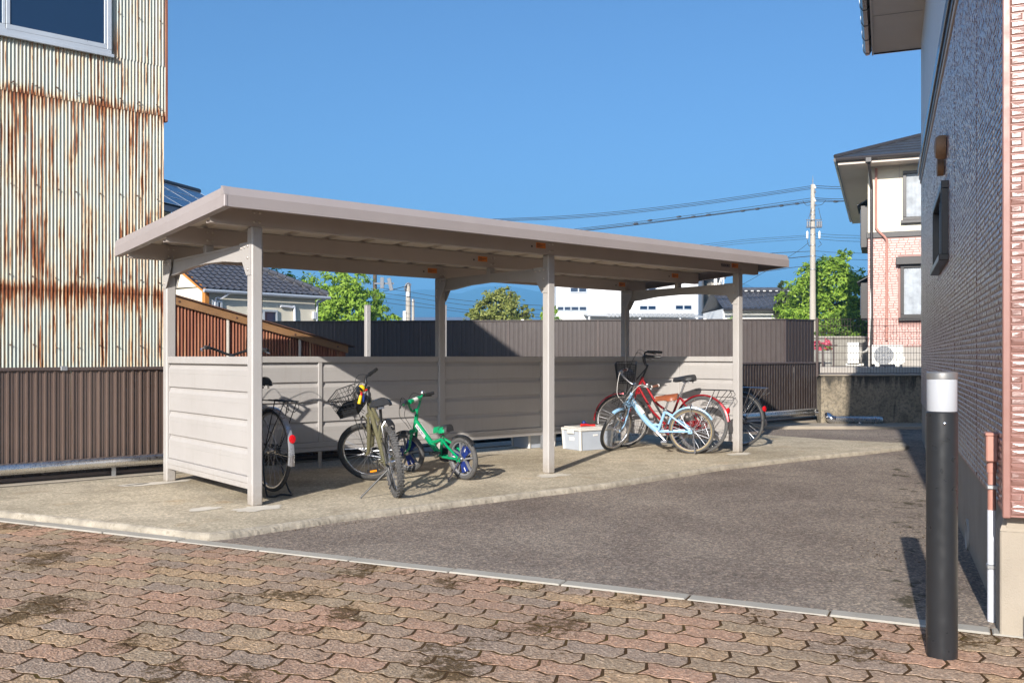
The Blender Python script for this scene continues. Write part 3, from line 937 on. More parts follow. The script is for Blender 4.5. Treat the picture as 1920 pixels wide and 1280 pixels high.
# ------------------------------------------------------------------ silver insulated pipes along the fence foot
pr = .053
pipe = thing('insulated_pipe', 'polished silver pipe running below the brown fence at the left', 'pipe', FM @ Matrix.Translation((-2.2, 0, 0)))
b = MB(); b.tube([(x*.5, -.085, .150) for x in range(0, 13)], pr, 20); b.build('pipe_run', m['chrome_dull'], pipe)
for x in (1.05, 2.52, 3.7, 4.6):
    b = MB(); b.tube([(x-.012, -.085, .150), (x+.012, -.085, .150)], pr+.003, 20); b.build('joint_band', m['chrome_dull'], pipe)
for x in (1.65, 3.15, 4.55):
    b = MB(); b.box(x-.02, x+.02, -.060, -.056, -.01, .15); b.box(x-.02, x+.02, -.10, -.056, -.01, -.006); b.build('support_bracket', m['galv'], pipe)
pipe2 = thing('insulated_pipe', 'polished silver pipe along the right fence, bending down onto the concrete wall', 'pipe')
pa = [FM @ Vector((t, -.085, .16)) for t in (9.9, 10.6, 11.4, 12.2, 12.95)]
e = [at(1545, 775, 16.05), at(1551, 778, 15.95), at(1556, 783, 15.9), at(1562, 785.5, 15.9)]
run = pa + [at(1536, 773, 16.2)]
b = MB(); b.tube(run, .066, 20); b.build('pipe_run', m['chrome_dull'], pipe2)
el = smoothpath([at(1534, 773, 16.25), at(1547, 773.5, 16.1), at(1553, 778, 15.98), at(1557, 784, 15.92), at(1566, 786, 15.9)], 5)
b = MB(); b.tube(el, [.072 + .004*(i % 2) for i in range(len(el))], 20); b.build('elbow', m['chrome'], pipe2)
b = MB(); b.tube([at(1564, 786, 15.9), at(1648, 786.5, 15.9), at(1653, 786.6, 15.9), at(1655, 786.6, 15.9)], [.070,.070,.058,.02], 20); b.build('pipe_run', m['chrome_dull'], pipe2)
b = MB(); b.tube([at(1637, 786.4, 15.9), at(1640, 786.4, 15.9)], .074, 20); b.build('joint_band', m['chrome'], pipe2)
a_ = at(1611, 790, 15.87); b = MB(); b.lathe([(.036,-.01),(.040,-.05),(.040,-.075),(.030,-.08),(.030,-.11),(.024,-.12),(.018,-.16)], 16, Matrix.Translation(a_)); b.build('drain_spout', m['galv'], pipe2)

# ------------------------------------------------------------------ rusty corrugated building and its lean-to
BM = FM @ Matrix.Translation((0, .50, 0))
TC = 1.615                                     # right corner of the building along the wall line
rb_ = thing('corrugated_building', 'tall old building clad in rust-streaked pale green corrugated iron', 'building', BM)
def corr(L, z0, z1, y0, pitch=.0325, amp=.0075, seg=8, tilt=0.0, ztop=None):
    n = int(L/pitch*seg); vs = []
    zs = (z0, z1)
    for k, z in enumerate(zs):
        for i in range(n+1):
            x = L*i/n
            zz = z if (k == 0 or ztop is None) else ztop(x)
            vs.append((x, y0 - amp*math.cos(2*math.pi*x/pitch) - (tilt if k == 0 else 0), zz))
    b_ = MB(); b_.add(vs, [[i, i+1, n+2+i, n+1+i] for i in range(n)], 0, True)
    return b_
laps = [(-.05, 1.815, 0.0), (1.790, 3.68, -.004), (3.655, 5.50, -.008), (5.47, 5.80, -.012)]
XL = -6.5
sw = .65
sheet_cache = {}
WX0, WX1, WZ0, WZ1 = -1.35, 1.085, 4.175, 5.35    # window opening
nail_me = None
for r_, (z0, z1, yo) in enumerate(laps):
    x = TC - (.0 if r_ < 2 else -.02)
    while x > XL:
        xa = x - sw
        segs = [(xa, x, z0, z1)]
        if r_ == 2:                              # cut round the window
            segs = []
            if xa < WX1 and x > WX0:
                segs.append((xa, x, z0, WZ0 - .004))
                if x > WX1: segs.append((WX1+.004, x, WZ0 - .004, z1))
                if xa < WX0: segs.append((xa, WX0-.004, WZ0 - .004, z1))
                segs.append((max(xa, WX0), min(x, WX1), WZ1+.004, z1))
            else: segs = [(xa, x, z0, z1)]
        for (p, q_, za, zb) in segs:
            if q_-p < .03 or zb-za < .03: continue
            key = (round(q_-p, 3), round(za, 3), round(zb, 3))
            ph = (p - TC) % .0325
            if key in sheet_cache: o = link('iron_sheet', sheet_cache[key], rb_)
            else: o = corr(q_-p, za, zb, 0).build('iron_sheet', m['rusty'], rb_); sheet_cache[key] = o.data
            o.matrix_local = Matrix.Translation((p, yo - .0012*((int((p+50)/sw)) % 2), 0))
        x -= sw
nm = MB(); nm.tube([(0,0,0),(0,-.012,0),(.004,-.030,-.003)], [.0035,.0035,.0028], 6); nm.lathe([(.009,0),(.008,.003),(.0025,.004)], 8, Matrix.Translation((0,-.012,0)) @ Matrix.Rotation(R(90),4,'X'))
q = random.Random(5)
for z in (1.25, 1.92, 2.78, 3.74, 4.10 if False else 3.745, 4.62):
    x = TC - .06
    while x > -.2:
        if not (z > WZ0 and WX0 < x < WX1+.02):
            if nail_me is None: o = nm.build('hook_nail', m['rustroof'], rb_); nail_me = o.data
            else: o = link('hook_nail', nail_me, rb_)
            o.matrix_local = Matrix.Translation((x + q.uniform(-.02,.02), -.006 - (.004 if z > 1.8 else 0) - (.004 if z > 3.66 else 0), z + q.uniform(-.015,.015))) @ Matrix.Rotation(q.uniform(-.3,.3), 4, 'Y')
        x -= .195
# body behind the sheets, right side wall, roof
b = MB(); b.box(XL, TC-.012, .05, .09, -.05, 5.80); b.build('inner_wall', m['rustroof'], rb_)
b = corr(7.0, -.05, 5.85, 0, .0325, .0075, 6); o = b.build('side_wall', m['rusty'], rb_); o.matrix_local = Matrix.Translation((TC-.004, .01, 0)) @ Matrix.Rotation(R(90), 4, 'Z')
b = MB(); b.cbox(TC+.016, TC+.040, -.022, .04, 3.60, 5.80, .004); b.build('corner_trim', m['rustbrown'], rb_)
RZ = 6.08; PIT = .36
b = MB()
vs = []
for (x0, x1) in ((XL-.3, TC+.20),):
    for (y, z) in ((-.35, RZ-.35*PIT), (3.6, RZ+3.6*PIT), (7.4, RZ-.2)):
        for x in (x0, x1): vs += [(x, y, z), (x, y, z+.10)]
b.add(vs, [(0,4,6,2),(1,3,7,5),(4,8,10,6),(5,7,11,9),(0,1,5,4),(4,5,9,8),(2,6,7,3),(6,10,11,7),(0,2,3,1),(8,9,11,10)])
b.build('roof', m['rustroof'], rb_, recalc=True)
b = MB(); b.add([(TC-.01,.0,5.8),(TC-.01,7.0,5.8),(TC-.01,3.6,RZ+3.5*PIT),(TC-.03,.0,5.8),(TC-.03,7.0,5.8),(TC-.03,3.6,RZ+3.5*PIT)], [(0,1,2),(5,4,3),(0,3,4,1),(1,4,5,2),(2,5,3,0)]); b.build('gable', m['rustbrown'], rb_)
# window with aluminium frame
wf = MB()
fw = .042
for (xa, xb, za, zb) in ((WX0, WX1, WZ0, WZ0+.050), (WX0, WX1, WZ1-.05, WZ1), (WX0, WX0+fw, WZ0+.051, WZ1-.051), (WX1-fw, WX1, WZ0+.051, WZ1-.051)):
    wf.cbox(xa, xb, -.045, .02, za, zb, .003)
win = wf.build('window', m['win_frame'], rb_)
b = MB(); b.cbox(WX0-.02, WX1+.02, -.060, -.030, WZ0-.026, WZ0+.006, .003); b.build('window_sill', m['win_frame'], win)
xm = .135
for (xa, xb) in ((WX0+fw+.002, xm-.002), (xm+.002, WX1-fw-.002)):
    s_ = MB(); y0 = -.030 if xb > .5 else -.012
    for (p, q_, za, zb) in ((xa, xb, WZ0+.052, WZ0+.098), (xa, xb, WZ1-.10, WZ1-.052), (xa, xa+.034, WZ0+.099, WZ1-.101), (xb-.026, xb, WZ0+.099, WZ1-.101)):
        s_.cbox(p, q_, y0-.012, y0+.012, za, zb, .002)
    so = s_.build('sash', m['win_frame'], rb_)
    gpn = MB(); gpn.box(xa+.030, xb-.022, y0-.003, y0+.002, WZ0+.095, WZ1-.098); gpn.build('pane', m['glass'], so)

# lean-to: brown rusted sheets under a sloping barge board
lt = thing('lean_to_shed', 'low lean-to of rusted brown corrugated iron beside the old building', 'shed', BM @ Matrix.Translation((TC+.03, -.004, 0)))
LL = 2.16
zl, zr_ = 1.745, 1.215
def ltop(x): return zl + (zr_-zl)*x/LL - .005
xs = [0.02, .66, .98, 1.52, LL-.10]
for a, c in zip(xs[:-1], xs[1:]):
    o = corr(c-a-.004, .02, 1.0, 0, ztop=lambda x, a=a: ltop(x+a), amp=.009, pitch=.036).build('iron_sheet', m['rustbrown'], lt)
    o.matrix_local = Matrix.Translation((a, 0, 0))
for x in (.66, 1.52):
    b = MB(); b.cbox(x-.012, x+.016, -.022, -.008, .02, ltop(x)-.005, .003); b.build('joint_batten', m['deck'], lt)
def bar(x0, x1, y0, y1, d0, d1):
    z = lambda x: zl + (zr_-zl)*x/LL
    b_ = MB(); vs = []
    for x in (x0, x1):
        for y in (y0, y1):
            for d in (d0, d1): vs.append((x, y, z(x)+d))
    b_.add(vs, [(0,1,3,2),(4,6,7,5),(0,4,5,1),(2,3,7,6),(0,2,6,4),(1,5,7,3)])
    return b_
bar(-.02, LL-.02, -.040, -.016, -.03, .055).build('barge_board', m['brownwood'], lt, recalc=True)
bar(-.02, LL+.06, -.065, 2.2, .058, .072).build('roof_sheet', m['rustroof'], lt, recalc=True)
b = MB(); b.cbox(LL-.10, LL-.04, -.02, .05, 0, zr_, .006); b.build('corner_post', m['rustbrown'], lt)
for x in (.12, .75, 1.45, 2.0):
    z = zl + (zr_-zl)*x/LL + .012
    b = MB(); b.lathe([(.012,0),(.012,.004),(.005,.006)], 8, Matrix.Translation((x,-.040,z)) @ TOWARD); b.build('nail_head', m['rustroof'], lt)
b = MB(); b.box(0.02, LL-.06, .06, .08, 0, 1.15); b.build('inner_board', m['rustroof'], lt)

# ------------------------------------------------------------------ white square posts behind the shelter
for (px_, Y, lab) in ((689, 12.5, 'white square post behind the shelter, standing clear left of its middle rear post'), (832, 13.3, 'white square post half hidden behind the shelter middle rear post')):
    p = at(px_, 668, Y); top = CAMH + (HZ - 571.5)/FPX*Y
    wp = thing('steel_post', lab, 'post', frame((p.x, p.y, 0), R(40)), 'white posts behind the shelter')
    b = MB(); b.cbox(-.033, .033, -.033, .033, -.1, top-.008, .006); b.build('shaft', m['shed'], wp)
    b = MB(); b.cbox(-.035, .035, -.035, .035, top-.0075, top, .003); b.build('cap', m['shed'], wp)
    for z in (top-.10, top-.22, top-.62):
        b = MB(); b.lathe([(.004,0),(.004,.002)], 8, Matrix.Translation((-.012,-.033,z)) @ TOWARD); b.build('bolt_hole', m['ink'], wp)
# ------------------------------------------------------------------ house on the right
HM = frame((2.116, 3.97, 0), R(67.95))          # x runs away along the shaded wall, y points out of it to the left
hs = thing('pink_house', 'two-storey house clad in glossy pink stone-pattern siding along the right edge', 'house', HM)
ZF, ZB = .475, 3.70
HLEN = 10.0
b = MB(); b.cbox(0, HLEN, -6.0, -.006, -.2, ZF-.002, .004); b.build('foundation', m['foundation'], hs)
b = MB()
b.cbox(-.004, .16, -.30, .016, -.2, .40, .006); b.add([(-.004,-.30,.40),(.16,-.30,.40),(.16,.016,.40),(-.004,.016,.40),(.02,-.30,.47),(.16,-.30,.47),(.16,-.005,.47),(.02,-.005,.47)], [(0,1,5,4),(1,2,6,5),(2,3,7,6),(3,0,4,7),(4,5,6,7)])
b.build('foundation_pilaster', m['foundation'], hs)
b = MB(); b.box(-.088, HLEN, -6.0, 0, ZF, ZB); b.build('wall', m['siding_groove'], hs)
b = MB(); b.box(-.0, HLEN, -6.0, .004, ZB+.20, 5.72); b.build('upper_wall', m['palewall'], hs)
# storey band
for (z0, z1, d) in ((ZB-.02, ZB+.04, .030), (ZB+.041, ZB+.15, .050), (ZB+.151, ZB+.20, .034)):
    b = MB(); b.cbox(-.10, HLEN+.02, -6.0, d, z0, z1, .004); b.build('storey_band', m['gutter'] if d > .04 else m['bronze'], hs)
b = MB(); b.cbox(-.10, HLEN+.02, -6.0, .018, ZB-.075, ZB-.021, .004); b.build('storey_band', m['soffit'], hs)
# bricks of the siding
RH = .031; lens = (.05, .07, .095, .125)
qb = random.Random(21)
variants = {}
for L in lens:
    for k in range(3):
        e = .0028; i = .006
        d = [.0045 + qb.uniform(-.0015,.002) for _ in range(5)]
        x0, x1, z0, z1 = e, L-e, e*.7, RH-e*.7
        vs = [(x0,0,z0),(x1,0,z0),(x1,0,z1),(x0,0,z1),(x0+i,d[0],z0+i*.8),(x1-i,d[1],z0+i*.8),(x1-i,d[2],z1-i*.8),(x0+i,d[3],z1-i*.8),((x0+x1)/2+qb.uniform(-.2,.2)*L,d[4]+.001,(z0+z1)/2)]
        fs = [(0,4,5,1),(1,5,6,2),(2,6,7,3),(3,7,4,0),(4,8,5),(5,8,6),(6,8,7),(7,8,4)]
        variants[L, k] = (vs, fs)
vmesh = {}
HI = HM
cand = []
seams = (1.25, 3.03, 4.85, 6.06, 7.9, 9.1)
NR = int((ZB-.08-ZF)/RH)
for r_ in range(NR):
    z = ZF + .006 + r_*RH
    # side wall
    x = -.078 + qb.uniform(-.02, 0)
    x = max(x, -.074)
    while x < HLEN - .05:
        L = qb.choice(lens)
        for s_ in seams:
            if x < s_ < x + L: L = None; nx = s_ + .010; break
        if L is None:
            rem = nx - .010 - x
            fit = [l for l in lens if l <= rem]
            if fit: L = fit[-1]
            else: x = nx; continue
        if not (3.74 < x + L and x < 5.36 and 1.90 < z + RH and z < 2.62):
            cand.append(('s', x, z, L, qb.randrange(3)))
        x += L
    # sunlit front
    y = -.012
    while y > -.95:
        L = qb.choice(lens); cand.append(('f', y, z, L, qb.randrange(3))); y -= L
def bmat(c):
    kind, a, z, L, k = c
    if kind == 's': return Matrix.Translation((a, 0, z))
    return Matrix(((0,-1,0,-.088),(-1,0,0,a),(0,0,1,z),(0,0,0,1)))
def seen_size(c):
    p = HM @ (bmat(c) @ Vector((c[3]/2, 0, RH/2)))
    u, v_ = px_of(p)
    if c[0] == 'f': return (1e6 - abs(c[1])*100 if (u < 1935 and -20 < v_ < 1290) else -1)
    if -20 < v_ < 1290 and u < 1925: return 1.0/(p.y**2)
    return -1
cand.sort(key=seen_size, reverse=True)
fv = lambda vs, fs: (vs, [tuple(reversed(f)) for f in fs])
side_rest = MB()
for n_, c in enumerate(cand):
    vs, fs = variants[c[3], c[4]]
    if n_ < 300 and seen_size(c) > 0:
        key = (c[3], c[4])
        if key not in vmesh: o = MB().add(vs, fs).build('brick', m['siding'], hs, recalc=False); vmesh[key] = o.data
        else: o = link('brick', vmesh[key], hs)
        o.matrix_local = bmat(c)
    else:
        side_rest.add(vs, fs, 0, False, bmat(c))
side_rest.build('siding_bricks', m['siding'], hs, kind='stuff')
b = MB(); b.cbox(-.104, -.074, -.014, .016, ZF-.004, ZB-.08, .004); b.build('corner_trim', m['siding_groove'], hs)
# small high window
b = MB()
for (xa, xb, za, zb) in ((3.80, 5.30, 2.52, 2.58), (3.80, 3.85, 1.98, 2.519), (5.25, 5.30, 1.98, 2.519)):
    b.cbox(xa, xb, -.02, .055, za, zb, .004)
wo = b.build('window', m['bronze'], hs)
b = MB(); b.cbox(3.77, 5.33, -.02, .075, 1.93, 1.979, .004); b.build('window_sill', m['bronze'], wo)
b = MB(); b.box(3.85, 5.25, -.012, .006, 1.98, 2.52); b.build('pane', m['glass'], wo)
b = MB(); b.cbox(4.52, 4.57, .007, .03, 1.98, 2.519, .004); b.build('window_bar', m['bronze'], wo)
# vent hood
vh = MB(); vh.lathe([(.10,0),(.10,.05),(.085,.075),(.04,.085)], 20, Matrix.Translation((4.05, .010, 2.90)) @ Matrix.Rotation(R(-90), 4, 'X'))
vo = vh.build('vent_hood', m['brownwood'], hs)
b = MB(); b.lathe([(.075,0),(.075,.05),(.05,.055)], 16, Matrix.Translation((4.30, .010, 2.78)) @ Matrix.Rotation(R(-90), 4, 'X')); b.build('vent_cap', m['brownwood'], hs)
# foundation vents
for x in (1.95, 5.2, 8.2):
    b = MB(); b.lathe([(.100,-.004),(.100,.012),(.085,.014),(.080,.002),(.078,-.08)], 28, Matrix.Translation((x, -.006, .035)) @ Matrix.Rotation(R(-90), 4, 'X')); b.lathe([(.079,-.06),(.001,-.06)], 28, Matrix.Translation((x, -.004, .035)) @ Matrix.Rotation(R(-90), 4, 'X'), 1)
    b.build('foundation_vent', [m['foundation_r'], m['black']], hs)
# cable conduit with junction box
b = MB(); b.cbox(.185, .265, .003, .052, .675, .800, .006); jb = b.build('junction_box', m['pinkpipe'], hs)
b = MB(); b.cbox(.180, .270, .003, .056, .792, .806, .004); b.build('box_lid', m['pinkpipe'], jb)
b = MB(); b.tube([(.225,.026,.674),(.225,.026,.455)], .0175, 14); b.tube([(.225,.026,.67),(.225,.026,.625)], .0215, 14); b.build('conduit', m['pinkpipe'], hs)
b = MB(); b.tube([(.225,.026,.4548),(.225,.026,ZA-.01)], .0185, 14); b.build('conduit', m['whitepipe'], hs)
for z in (.56, .20):
    b = MB(); b.cbox(.200, .250, -.004, .047, z-.010, z+.010, .003); b.build('pipe_clip', m['galv'], hs)
# eaves over the upper storey
ZS = 5.70
b = MB(); b.box(-1.0, HLEN+.42, -6.2, .64, ZS, ZS+.03); sof = b.build('soffit', m['soffit'], hs)
for x in (1.6, 3.4, 5.2, 7.0, 8.8):
    b = MB(); b.box(x-.003, x+.003, .02, .63, ZS-.003, ZS-.0005); b.build('soffit_joint', m['bronze'], sof)
b = MB(); b.cbox(-1.0, HLEN+.44, .641, .665, ZS-.03, ZS+.17, .003); b.build('eave_board', m['soffit'], hs)
b = MB(); b.cbox(HLEN+.421, HLEN+.445, -6.2, .64, ZS-.02, ZS+.17, .003); b.build('verge_board', m['gutter'], hs)
b = MB()
gprof = [(.670,ZS+.10),(.672,ZS+.02),(.700,ZS-.03),(.750,ZS-.035),(.785,ZS+.02),(.790,ZS+.105),(.782,ZS+.105),(.776,ZS+.02),(.748,ZS-.026),(.703,ZS-.022),(.680,ZS+.02),(.678,ZS+.10)]
b.extr(gprof, -1.0, HLEN+.40); b.build('gutter', m['gutter'], hs, recalc=True)
for i in range(13):
    x = HLEN + .30 - i*.62
    b = MB(); b.extr([(.66,ZS+.112),(.66,ZS+.02),(.696,ZS-.036),(.752,ZS-.041),(.791,ZS+.018),(.796,ZS+.112),(.790,ZS+.112),(.785,ZS+.02),(.749,ZS-.036),(.699,ZS-.031),(.668,ZS+.02),(.668,ZS+.112)], x, x+.03); b.build('gutter_bracket', m['gutter'], hs, recalc=True)
b = MB(); b.add([(-1.0,.70,ZS+.16),(HLEN+.44,.70,ZS+.16),(HLEN+.44,-3,ZS+1.7),(-1.0,-3,ZS+1.7),(HLEN+.44,-6.6,ZS+.16),(-1.0,-6.6,ZS+.16)], [(0,1,2,3),(3,2,4,5)]); b.build('roof', m['slate'], hs)

# short black post in front of the house corner
p = Vector((2.165, 3.79, ZA))
sp = thing('ground_stub', 'short black round stub beside the house corner at the right edge', 'post', Matrix.Translation(p))
b = MB(); b.lathe([(.038,-.02),(.038,.150),(.034,.158),(.001,.160)], 24); b.build('stub_body', m['bollard'], sp)
b = MB(); b.add([(-.030,-.026,.118),(-.024,-.031,.112),(-.030,-.026,.128)], [(0,1,2)]); b.build('arrow_mark', m['whiteplate'], sp)

# ------------------------------------------------------------------ bollard lamp
p = gp(1766, 1229, ZA)
bl = thing('bollard_lamp', 'black bollard light with frosted white lamp head on the paving', 'bollard', frame((p.x, p.y, 0), R(10)))
rr = .0585
b = MB(); b.lathe([(rr,ZA-.05),(rr,.926),(rr-.004,.930)], 40); bo = b.build('shaft', m['bollard'], bl)
b = MB(); b.lathe([(rr-.003,.931),(rr-.002,.935),(rr-.002,1.056),(rr-.003,1.060)], 40); b.build('lamp_glass', m['lampglass'], bl)
b = MB(); b.lathe([(rr,1.0605),(rr+.0005,1.066),(rr,1.084),(rr-.005,1.0885),(.001,1.0885)], 40); b.build('cap', m['lampcap'], bl)
b = MB(); a = R(-115); b.lathe([(.006,0),(.006,.003),(.003,.005)], 12, Matrix.Translation((rr*math.cos(a), rr*math.sin(a), .885)) @ Matrix.Rotation(a, 4, 'Z') @ Matrix.Rotation(R(90), 4, 'Y')); b.build('screw', m['alu'], bl)

# ------------------------------------------------------------------ retaining wall with wire fence
rw = thing('retaining_wall', 'stained concrete retaining wall behind the yard, below the wire fence', 'wall')
b = MB(); b.cbox(5.36, 14, 16.0, 16.22, -.2, .812, .01); b.build('wall_face', m['wallcon'], rw)
b = MB(); b.cbox(5.34, 14, 15.975, 16.24, .8122, .836, .006); b.build('coping', m['foundation'], rw)
b = MB(); b.cbox(3.6, 14, 15.25, 15.997, -.2, .000, .012); b.build('kerb_step', m['foundation'], rw)
b = MB(); b.add([(5.5,16.24,.80),(60,16.24,.80),(60,120,.95),(5.5,120,.95)], [(0,1,2,3)]); b.add([(5.5,16.24,.80),(5.5,120,.95),(5.5,120,-.3),(5.5,16.24,-.3)], [(0,1,2,3)])
b.build('terrace_ground', m['terrace'], kind='structure')
b = MB(); b.cbox(5.6, 20, 19.2, 19.35, .80, .93, .01); b.build('terrace_kerb', m['foundation_r'], kind='structure')
b = MB(); b.add([(5.6,16.9,.806),(20,16.9,.806),(20,19.19,.809),(5.6,19.19,.809)], [(0,1,2,3)]); b.build('terrace_lane', m['asphalt'], kind='structure')

mf = thing('wire_fence', 'dark brown welded wire mesh fence standing on the concrete wall', 'fence')
Yf = 16.10; zt, zb = 1.80, .86
for x in (5.32, 7.30):
    b = MB(); b.tube([(x, Yf, .80), (x, Yf, zt+.02)], .024, 12); b.build('fence_post', m['fence_rail'], mf)
b = MB(); x = 5.35
while x < 9.2:
    b.tube([(x, Yf-.012, zb), (x, Yf-.012, zt)], .0030, 4, sm=False, caps=False); x += .05
hz = zb
while hz <= zt + .001:
    b.tube([(5.32, Yf-.016, hz), (9.2, Yf-.016, hz)], .0036, 4, sm=False, caps=False); hz += (zt-zb)/8
b.build('wire_mesh', m['fence_rail'], mf, kind='stuff')
for x in (6.05, 6.5):
    b = MB()
    for z in (.98, 1.68): b.tube([(x-.03,Yf-.018,z),(x,Yf-.03,z-.02),(x+.03,Yf-.018,z)], .004, 6)
    b.build('mesh_clip', m['fence_rail'], mf)

# ------------------------------------------------------------------ tall brown fence behind everything
def tall_fence(A, B, label, mat, zt=2.0, zb=.2, pw=2.0, pitch=.105, depth=.014):
    d = B - A; L = Vector((d.x, d.y)).length
    fo = thing('panel_fence', label, 'fence', frame((A.x, A.y, 0), math.atan2(d.y, d.x)))
    k = max(1, round(L/pw)); w = L/k; pm = None
    for i in range(k):
        if pm is None: o = ribbed_panel(w-.012, zb, zt-.03, depth, pitch).build('fence_panel', mat, fo); pm = o.data
        else: o = link('fence_panel', pm, fo)
        o.matrix_local = Matrix.Translation((i*w+.006, 0, 0))
        b_ = MB(); b_.cbox(i*w-.02, i*w+.02, -.022, .05, -.2, zt-.031, .004); b_.build('fence_post', m['fence_rail'], fo)
        if i % 2: 
            c_ = MB(); c_.cbox(i*w+.3, i*w+.37, -.034, .034, zt-.01, zt+.012, .003); c_.build('rail_clip', m['whiteplate'], fo)
    r_ = MB(); r_.cbox(-.02, L+.02, -.032, .032, zt-.030, zt, .004); r_.build('top_rail', mat, fo)
    return fo
cA = Vector((-6.3, 22.3, 0)); cB = Vector((at(1470, 668, 20.8).x, 20.8, 0)); cC = Vector((at(1526, 668, 21.35).x, 21.35, 0))
m['fence_shade_tone'] = paint('shade_tone_fence_paint', (.032,.022,.019), .36, var=.10, vscale=2, dirt=.10, dirtcol=(.12,.09,.07), kind='pos', streak=True)  # brown fence paint darkened: missing sheen and shade are put into the colour
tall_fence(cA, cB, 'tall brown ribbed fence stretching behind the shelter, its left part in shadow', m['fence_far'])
tall_fence(cB + Vector((.03,.02,0)), cC, 'short return of the tall brown fence, shade put in its colour, near the wire mesh', m['fence_shade_tone'], pw=.9)
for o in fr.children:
    if o.name.startswith('fence_panel'): o.data.materials[0] = m['fence_shade_tone']

# ------------------------------------------------------------------ far house on the right with its fittings
EM = frame((10.18, 26.41, 0), R(-22))
fh = thing('neighbour_house', 'two-storey house, cream above and pink brick below, under a dark hip roof', 'house', EM)
fz, bz, ez = 1.42, 4.52, 6.55
b = MB(); b.box(.01, 9, .01, 11, .6, fz); b.build('foundation', m['foundation_r'], fh)
b = MB(); b.box(0, 9, 0, 11, fz, bz); b.build('lower_wall', m['siding_groove'], fh)
b = MB(); b.box(0, 9, 0, 11, bz+.16, ez); b.build('upper_wall', m['cream'], fh)
b = MB(); b.cbox(-.04, 9.04, -.04, 11.04, bz, bz+.16, .01); b.build('storey_band', m['bronze'], fh)
b = MB(); b.cbox(.82, .84, -.006, .0, bz+.16, ez, .001); b.build('wall_joint', m['soffit'], fh)
# brick courses on the part in view (each about two pixels: joined)
bk = MB(); qq = random.Random(4); z = fz+.01; 
while z < bz-.03:
    x = qq.uniform(-.1, 0)
    while x < 2.6:
        L = qq.uniform(.10,.24); xa, xb = max(.004, x+.006), min(2.6, x+L-.006)
        if 2.08 < z+.06 and z < 4.0: xb = min(xb, .80)
        if xb-xa > .03:
            d = .005 + qq.uniform(0,.005)
            bk.add([(xa,0,z),(xb,0,z),(xb,0,z+.058),(xa,0,z+.058),(xa+.008,-d,z+.008),(xb-.008,-d,z+.008),(xb-.008,-d,z+.05),(xa+.008,-d,z+.05)], [(0,1,5,4),(1,2,6,5),(2,3,7,6),(3,0,4,7),(4,5,6,7)])
        x += L
    z += .068
bk.build('brick_cladding', m['siding_far'], fh, kind='stuff')
OV = .75
b = MB(); b.box(-OV, 9+OV, -OV, 11+OV, ez, ez+.03); b.build('soffit', m['soffit'], fh)
b = MB()
for (xa, xb, ya, yb) in ((-OV-.02, 9+OV, -OV-.02, -OV+.0), (-OV-.02, -OV, -OV+.001, 11+OV)):
    b.box(xa, xb, ya, yb, ez-.02, ez+.17)
b.build('eave_board', m['soffit'], fh)
b = MB(); b.tube([(-OV-.08,-OV-.08,ez+.12),(9+OV,-OV-.08,ez+.12)], .065, 8); b.tube([(-OV-.08,-OV-.08,ez+.12),(-OV-.08,11+OV,ez+.12)], .065, 8); b.build('gutter', m['gutter'], fh)
ap1, ap2 = (4.5, 4.6, ez+.20+5.3*.40), (4.5, 6.4, ez+.20+5.3*.40)
e_ = OV+.10; zz = ez+.18
b = MB()
corn = [(-e_,-e_,zz),(9+e_,-e_,zz),(9+e_,11+e_,zz),(-e_,11+e_,zz)]
b.add(corn+[ap1,ap2], [(0,1,4),(1,2,5,4),(2,3,5),(3,0,4,5)]); rf = b.build('roof', m['slate'], fh)
b = MB()
for t in range(1, 14):                         # slate courses on the front slope
    f_ = t/14; L0 = Vector(corn[0]).lerp(Vector(ap1), f_); L1 = Vector(corn[1]).lerp(Vector(ap1), f_)
    b.tube([L0+Vector((0,0,.012)), L1+Vector((0,0,.012))], .012, 4, sm=False)
b.build('slate_courses', m['slate'], rf)
b = MB(); b.tube([Vector(corn[0])+Vector((0,0,.03)), Vector(ap1)+Vector((0,0,.03))], .06, 6); b.build('hip_ridge', m['gutter'], rf)
for i in range(3):
    b = MB(); x = 1.6+i*.5; b.box(x, x+.05, .7, .74, zz+.4*1.75, zz+.4*1.75+.09); b.build('snow_guard', m['gutter'], rf)
def hwin(x0, x1, z0, z1, hood=False):
    b_ = MB()
    for (xa, xb, za, zb_) in ((x0, x1, z0, z0+.09), (x0, x1, z1-.08, z1), (x0, x0+.09, z0+.091, z1-.081), (x1-.09, x1, z0+.091, z1-.081)):
        b_.cbox(xa, xb, -.09, .02, za, zb_, .006)
    wo_ = b_.build('window', m['bronze'], fh)
    b_ = MB(); b_.box(x0+.09, x1-.09, -.03, -.012, z0+.09, z1-.08); b_.build('pane', m['curtain'], wo_)
    b_ = MB(); b_.cbox((x0+x1)/2-.03, (x0+x1)/2+.03, -.06, -.031, z0+.091, z1-.081, .004); b_.build('window_bar', m['bronze'], wo_)
    b_ = MB(); b_.cbox(x0-.05, x1+.05, -.13, .0, z0-.09, z0-.001, .006); b_.build('window_sill', m['bronze'], wo_)
    b_ = MB(); xa = x0+.10
    while xa < x1-.12:
        b_.add([(xa,-.033,z0+.1),(xa+.05,-.040,z0+.1),(xa+.05,-.040,z1-.09),(xa,-.033,z1-.09)], [(0,1,2,3)]); xa += .10
    b_.build('curtain_folds', m['curtain'], wo_)
    if hood:
        b_ = MB(); b_.cbox(x0-.12, x1+.12, -.22, .0, z1+.005, z1+.22, .01); b_.build('shutter_box', m['bronze'], wo_)
hwin(.92, 2.65, 4.98, 6.36)
hwin(.86, 2.65, 2.24, 3.72, True)
